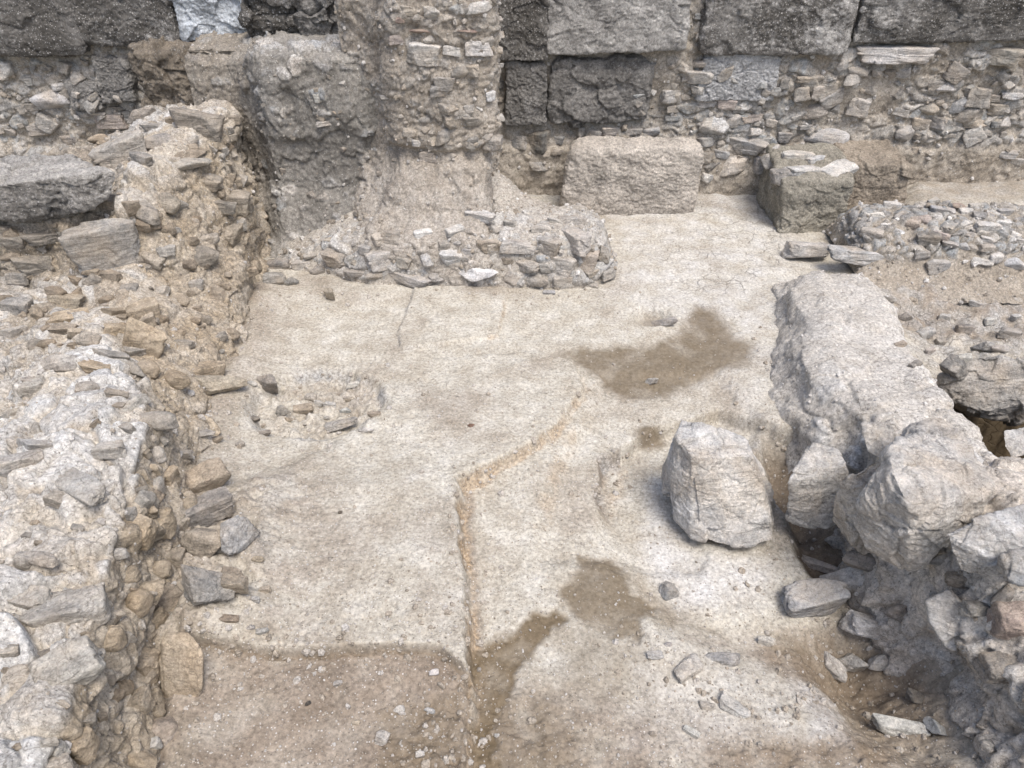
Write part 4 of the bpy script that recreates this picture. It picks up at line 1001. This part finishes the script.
# left wall, rear part
many('''49 237 44 18 g;12 241 24 20 g;10 257 20 10 w;36 266 32 36 g 0 b;8 274 20 18 g;19 308 34 26 b;41 310 14 14 b;51 289 24 10 g;68 302 36 20 y;70 317 40 13 y;64 329 26 12 y;57 363 42 24 w;45 344 22 14 t;
35 384 24 18 b;96 369 30 22 t;109 355 40 14 g 15;115 333 26 26 y 30;145 314 30 34 t;113 313 28 20 t;93 281 20 20 g;112 277 18 16 y;94 273 22 8 w;154 225 14 18 d;176 231 11 12 w;167 251 18 14 d;189 265 14 16 t 30;209 240 20 16 w;
231 235 22 34 t;221 207 30 20 g;245 205 18 22 g;210 185 22 14 b;197 285 14 14 t;161 292 18 18 g;149 267 8 10 y;216 295 18 28 t;109 205 22 22 g;131 210 20 32 t;134 369 32 28 d 30;175 380 36 28 t;199 127 46 46 g 0 b;154 128 24 14 w;172 121 12 10 b;
156 143 42 20 v;142 159 28 14 b;189 154 36 10 w;182 164 54 12 w;211 181 24 20 g;229 130 9 9 w;231 138 12 9 w;228 147 10 12 t;224 151 8 12 t;233 156 11 11 t;227 162 12 12 w;232 172 10 10 g;242 180 12 16 g;221 193 20 14 g;236 120 12 10 g;
44 155 44 22 v;16 160 36 16 w;180 300 20 16 t;205 320 16 14 t;130 290 20 16 g;185 345 18 14 t;160 340 16 16 t;240 225 14 16 t;200 262 14 12 g;12 337 34 36 w;180 205 16 12 t;195 220 14 12 g''')
stone(107, 246, 66, 56, 'v', -8, 'b', k=0.5, proud=-0.1)
stone(143, 347, 42, 54, 'y', 25, 's', k=0.5, proud=-0.1)
stone(122, 152, 54, 34, 'w', -16, 'b', k=1.0, proud=0.05)
# left wall, near part
many('''153 422 46 32 g;128 429 15 14 w;120 407 13 12 v;85 390 28 26 w;35 389 26 28 w;16 464 48 30 w;33 446 46 24 v;82 488 62 26 v;153 455 24 30 w;137 490 20 16 w;142 501 26 28 g;130 515 14 20 v;170 479 15 32 t;157 488 13 26 t;
161 523 26 38 t;142 531 28 42 t;115 555 24 20 v;200 433 28 15 g;137 604 30 42 t;169 604 26 40 t;156 620 20 36 t;142 665 36 42 t;160 734 36 48 p;
46 740 26 24 w;78 646 28 7 w;55 766 32 22 w;137 760 42 22 t;79 744 32 42 t;160 570 22 30 t;150 705 26 34 t;120 690 24 30 t;112 640 24 40 t;30 600 50 40 w;20 680 44 50 w;
110 450 30 22 w;185 455 16 22 t;178 560 16 26 t;130 575 18 30 t''')
stone(72, 613, 70, 66, 'w', -14, 'b', k=1.0, proud=0.12)
stone(68, 669, 64, 58, 'w', -4, 'b', k=1.0, proud=0.08)
# right wall and bank
many('''868 562 46 34 g;1006 596 38 26 g;1013 622 36 48 p;980 610 34 24 g;960 580 26 18 t;1000 668 34 40 g;900 612 26 22 g;940 560 24 18 g''', proud=0.08)
# stones that lie loose
LS = [
 (206, 476, 44, 36, 'y', 0, 'b', 'pale tan stone at the foot of the left wall, farthest of the piled ones'),
 (208, 508, 50, 38, 'g', -6, 'b', 'broad grey stone at the foot of the left wall before the pale tan one'),
 (203, 540, 48, 40, 't', 0, 'r', 'rounded brown stone at the foot of the left wall behind the dark faced stone'),
 (240, 534, 38, 46, 'v', 20, 'a', 'bluish pointed stone leaning beside the rounded brown stone at the left wall'),
 (226, 546, 18, 18, 'w', 0, 'r', 'small whitish stone between the bluish pointed stone and the rounded brown one'),
 (232, 582, 34, 40, 't', 0, 'a', 'earthy brown lump right of the dark faced stone at the left wall'),
 (807, 252, 44, 27, 'w', 0, 's', 'pale angular stone lying at the back end of the pale wall'),
 (857, 255, 60, 26, 'v', 8, 's', 'flat bluish stone at the back end of the pale wall'),
 (652, 381, 12, 12, 'w', 0, 'a', 'small white stone lying on the far damp brown patch'),
 (665, 322, 26, 11, 'v', -20, 's', 'long blue grey stone beside the small hole by the far damp patch'),
 (219, 382, 52, 32, 'y', 0, 'a', 'tan boulder at the foot of the left wall beside the rubble pit'),
 (271, 382, 32, 32, 'g', 0, 'a', 'grey pointed stone with a dark side at the edge of the rubble pit'),
 (252, 383, 11, 7, 'w', 0, 'r', 'small pale pebble between the tan boulder and the pointed grey stone'),
 (208, 583, 50, 56, 'g', 10, 'a', 'dark faced grey stone on the floor at the foot of the left wall'),
 (331, 293, 19, 20, 'y', 0, 'a', 'tan loose stone on the floor before the low rubble wall'),
 (826, 568, 70, 16, 'w', -6, 's', 'long thin pale slab lying below the right boulders'),
 (814, 596, 60, 46, 'v', -8, 'b', 'pale blue stone on the floor below the thin slab'),
 (846, 582, 46, 34, 'w', -24, 'b', 'grey slanted stone leaning between the thin slab and the right bank'),
 (872, 627, 54, 34, 'v', 12, 's', 'dark blue stone half buried at the foot of the right bank'),
 (833, 665, 30, 22, 'w', 38, 'b', 'pale split stone lying flat left of its pointed twin in the near right hollow'),
 (853, 660, 27, 32, 'w', -10, 'a', 'pointed pale stone in the middle of the near right hollow'),
 (878, 661, 23, 24, 'b', 0, 'r', 'round grey stone right of the pointed pale stone in the hollow'),
 (918, 696, 22, 20, 'd', 0, 'a', 'dark stone deep in the hollow under the right bank'),
 (900, 726, 50, 22, 'w', -12, 's', 'long pale stone at the near rim of the hollow under the right bank'),
 (934, 726, 20, 24, 'b', 30, 'a', 'bluish stone tucked between the hollow and the right bank'),
 (990, 744, 18, 18, 'b', 0, 'a', 'grey stone at the foot of the right bank nearest the corner'),
 (975, 754, 9, 8, 'w', 0, 'r', 'tiny white pebble at the foot of the right bank'),
 (687, 664, 36, 25, 'w', 6, 's', 'flat white stone bedded in the near floor among smaller ones'),
 (722, 655, 34, 19, 'b', -6, 's', 'flat blue grey stone bedded in the near floor right of the white one'),
 (733, 703, 34, 21, 'w', 4, 's', 'broad pale stone flush with the floor nearest the camera'),
 (707, 704, 17, 11, 'w', 0, 's', 'small pale stone next to the broad pale stone flush with the floor'),
 (655, 654, 17, 11, 'v', 10, 's', 'small bluish stone left of the flat white stone in the near floor'),
 (668, 585, 20, 25, 'b', 40, 's', 'narrow blue grey stone flush with the floor beside the damp patch'),
 (766, 640, 17, 13, 'w', 0, 's', 'small white stone on the brown strip toward the right hollow'),
 (382, 736, 13, 19, 'w', 15, 's', 'upright white sliver of stone in the near brown trench'),
 (341, 424, 36, 17, 'w', -14, 's', 'largest flat pale stone inside the round rubble pit'),
 (355, 384, 20, 8, 'w', 0, 's', 'flat pale stone at the far rim of the round rubble pit'),
 (282, 411, 13, 15, 'g', 10, 'a', 'grey tilted stone at the left rim of the round rubble pit'),
 (255, 418, 13, 13, 'd', 0, 'a', 'small dark stone on the floor left of the rubble pit'),
 (948, 377, 16, 24, 'g', 20, 'a', 'narrow grey stone between the pale wall and the broken grey boulder'),
 (983, 345, 17, 19, 'b', 0, 'a', 'bluish stone on the cracked mud beyond the dark right pit'),
 (954, 367, 18, 32, 'g', -35, 's', 'tilted grey slab beside the pale wall at the cracked mud'),
 (963, 358, 18, 13, 'w', 0, 's', 'pale stone on top of the tilted grey slab'),
 (308, 703, 6, 6, 'k', 0, 'r', 'dark round pebble in the near brown trench'),
 (340, 512, 5, 5, 'k', 0, 'r', 'tiny black pebble alone on the middle of the floor'),
 (471, 425, 7, 5, 'r', 0, 'r', 'tiny brown pebble alone on the pale floor'),
]
for px, py, w_, h_, t_, r_, kd, lab in LS:
    nm = 'boulder' if 'boulder' in lab else 'slab' if 'slab' in lab else 'pebble' if 'pebble' in lab else 'stone'
    stone(px, py, w_, h_, t_, r_, kd, loose=lab, name=nm, cat=nm, sink=0.42 if ('flush' in lab or 'bedded' in lab) else 0.12, k=1.4 if ('flush' in lab or 'flat' in lab or 'bedded' in lab) else 0.9)
many('''311 399 13 12 w;319 404 10 7 w;330 405 13 6 w;345 411 11 8 w;366 431 17 10 w;303 410 21 11 t;304 425 7 5 w;265 434 11 9 g;374 415 13 8 t;325 418 10 6 v;290 420 10 7 t;350 400 9 6 t;
348 707 6 6 w;356 723 8 7 y;399 710 11 12 w;430 711 11 8 v;434 673 10 10 w;420 755 9 9 w;479 670 5 6 w;445 660 6 6 g;338 684 9 7 v;475 738 5 5 w;497 736 5 5 w;668 645 8 7 v;692 733 17 9 w;
255 600 10 8 w;262 632 12 9 w;250 628 9 7 w;232 575 24 16 t;258 560 12 10 t;215 440 16 10 g;240 445 10 7 g;230 620 18 12 t;265 590 12 8 t;549 293 13 5 v;790 250 8 5 w;905 318 16 12 g;925 335 20 14 b;945 318 12 9 w;965 330 18 12 g;990 322 14 10 w;1010 335 22 15 g;900 345 14 10 t;930 352 12 9 w;1000 350 16 12 b;1016 318 12 9 w;915 365 13 10 g;888 300 12 9 g;975 305 11 8 w;940 344 10 12 g;973 372 14 10 w''')

# many more stones bedded in the faces
def scatter(n, poly, smin, smax, tones, aspect=(0.6, 1.1), **kw):
    q = np.array(poly, float); k = 0
    lo, hi = q.min(0), q.max(0)
    while k < n:
        x, y = rng.uniform(lo, hi)
        if poly_sdf(np.array([x]), np.array([y]), q)[0] < 0: continue
        a = smin * (smax / smin) ** (rng.random() ** 1.6)
        stone(x, y, a, a * rng.uniform(*aspect), rng.choice(list(tones)), rng.normal(0, 18), rng.choice(list('abbrr')), mute=0.4, **kw); k += 1
scatter(52, [(150, 170), (215, 110), (250, 190), (262, 260), (248, 360), (200, 400), (130, 380), (120, 290), (140, 230)], 9, 36, 'gttgdtyg', proud=0.03)
scatter(45, [(0, 225), (110, 225), (120, 300), (90, 350), (0, 345)], 8, 30, 'gtwbgtw', proud=0.05)
scatter(40, [(150, 430), (190, 430), (205, 520), (190, 620), (180, 768), (75, 768), (110, 640), (150, 520)], 12, 36, 'yttytt', (0.8, 1.5), proud=0.16)
scatter(26, [(0, 400), (140, 390), (150, 470), (120, 560), (90, 690), (60, 768), (0, 768)], 10, 44, 'wwvww', (0.5, 0.9), proud=0.22)
scatter(60, [(395, 0), (497, 0), (497, 150), (400, 140)], 5, 24, 'gwtg', proud=0.14)
scatter(30, [(250, 60), (395, 60), (395, 240), (265, 240)], 4, 12, 'gtgd', proud=0.1)
scatter(64, [(690, 58), (1024, 58), (1024, 150), (915, 140), (860, 130), (850, 90), (750, 175), (700, 175)], 8, 26, 'wgwbgvw', (0.65, 1.05), proud=0.08)
scatter(40, [(0, 60), (90, 60), (130, 110), (140, 145), (0, 145)], 6, 20, 'wgtbg', proud=0.06)
scatter(20, [(330, 225), (600, 215), (605, 275), (400, 285), (280, 280)], 7, 18, 'gwtbg', proud=0.1)
for wall in ROOTS.values():
    L_ = sorted(COUNT.get(wall.name, []), key=lambda a: -a[0])
    print(wall.name, len(L_))
    if len(L_) <= 100: continue
    Vs, Ts, tn, off = [], [], [], 0
    for _, o in L_[100:]:
        m_ = o.data
        v = np.empty(len(m_.vertices) * 3, np.float32); m_.vertices.foreach_get('co', v)
        t = np.empty(len(m_.polygons) * 3, np.int32); m_.polygons.foreach_get('vertices', t)
        mw = np.array(Matrix.Translation(o.location) @ o.rotation_euler.to_matrix().to_4x4() @ Matrix.Diagonal((*o.scale, 1)))
        v = v.reshape(-1, 3) @ mw[:3, :3].T + mw[:3, 3]
        Vs.append(v); Ts.append(t.reshape(-1, 3) + off); off += len(v)
        tn.append(np.full(len(v), rng.random()))
        bpy.data.objects.remove(o)
    b = tuple(wall.location)
    o = link('small_stones', new_mesh('small_stones', np.concatenate(Vs), np.concatenate(Ts), M_STONE_LEFT if wall == W_LEFT else M_STONE_MIX, {'tone': np.concatenate(tn)}, b), wall, b)
    o['kind'] = 'stuff'

pts = []
for x, y in ((926, 601), (948, 590), (966, 608), (973, 630), (956, 652), (946, 648), (930, 622)):
    r = hit(x, y); v = ray(x, y); v /= np.linalg.norm(v)
    if r: pts.append((v, np.linalg.norm(r[0] - np.array([0, 0, H])), y))
tm = float(np.median([t for _, t, _ in pts]))
pts = [np.array([0, 0, H]) + v * (tm + dt - 0.002 * (625 - y)) for v, t, y in pts for dt in (-0.16, 0.16)]
o = hull_rock('slab', pts, M_STONE, 77, sub=6, p=40, amp=0.006, strata=0.008, fine=0.004)
o.color = (0.66, 0.655, 0.64, 1)
tag(o, 'white slab set upright in the face of the right bank', 'slab')

# gravel on the floor
n = 9000
pp = []
pxs = rng.uniform(185, 960, n); pys = 290 + 478 * rng.random(n) ** 0.8
for a, b in zip(pxs, pys):
    r = hit(a, b)
    if r and r[2].name == GROUND.name: pp.append(r[0])
pp = np.array(pp)
sz = 0.0022 + 0.009 * rng.random(len(pp)) ** 5
g_ = chips('gravel', pp, np.tile([0, 0, 1.0], (len(pp), 1)), sz, M_CHIP, None, sub=1, tone=rng.uniform(0.1, 0.8, len(pp)))
tag(g_, 'fine gravel and grit strewn over the earth floor', 'gravel', kind='stuff')
n = 9000
pp = []; uv = np.stack([rng.uniform(185, 960, n), rng.uniform(290, 768, n)], 1)
for a, b in uv:
    r = hit(a, b)
    if r and r[2].name == GROUND.name: pp.append(r[0])
pp = np.array(pp)
sil = np.full(len(pp), 9.0)
for e in ([(466, 768), (470, 640), (460, 492), (492, 474), (556, 434), (582, 392)], [(205, 668), (441, 665)], [(250, 410), (318, 374), (386, 408), (330, 442)], [(600, 486), (606, 456), (642, 432), (672, 420)],
          [(260, 300), (240, 380), (205, 440), (195, 560), (200, 660), (190, 768)], [(265, 292), (400, 296), (600, 292)], [(770, 300), (785, 420), (800, 560), (860, 640), (940, 740)], [(640, 650), (760, 700), (840, 680)]):
    q = fp(e)
    for a, b in zip(q[:-1], q[1:]):
        a, b = np.array(a), np.array(b); t = np.clip(((pp[:, :2] - a) @ (b - a)) / ((b - a) @ (b - a)), 0, 1)
        sil = np.minimum(sil, np.linalg.norm(pp[:, :2] - a - t[:, None] * (b - a), axis=1))
keepm = rng.random(len(pp)) < np.exp(-sil / 0.10) + 0.10 * sstep(0.0, 0.5, fbm(pp, 0.5, 3, seed=33))
pp = pp[keepm]
sz = 0.004 + 0.022 * rng.random(len(pp)) ** 3.5
g_ = chips('earth_clods', pp, np.tile([0, 0, 1.0], (len(pp), 1)), sz, M_CHIP, None, sub=2, tone=rng.uniform(0.2, 0.62, len(pp)))
tag(g_, 'loose crumbs of earth along the edges of the floor', 'rubble', kind='stuff')
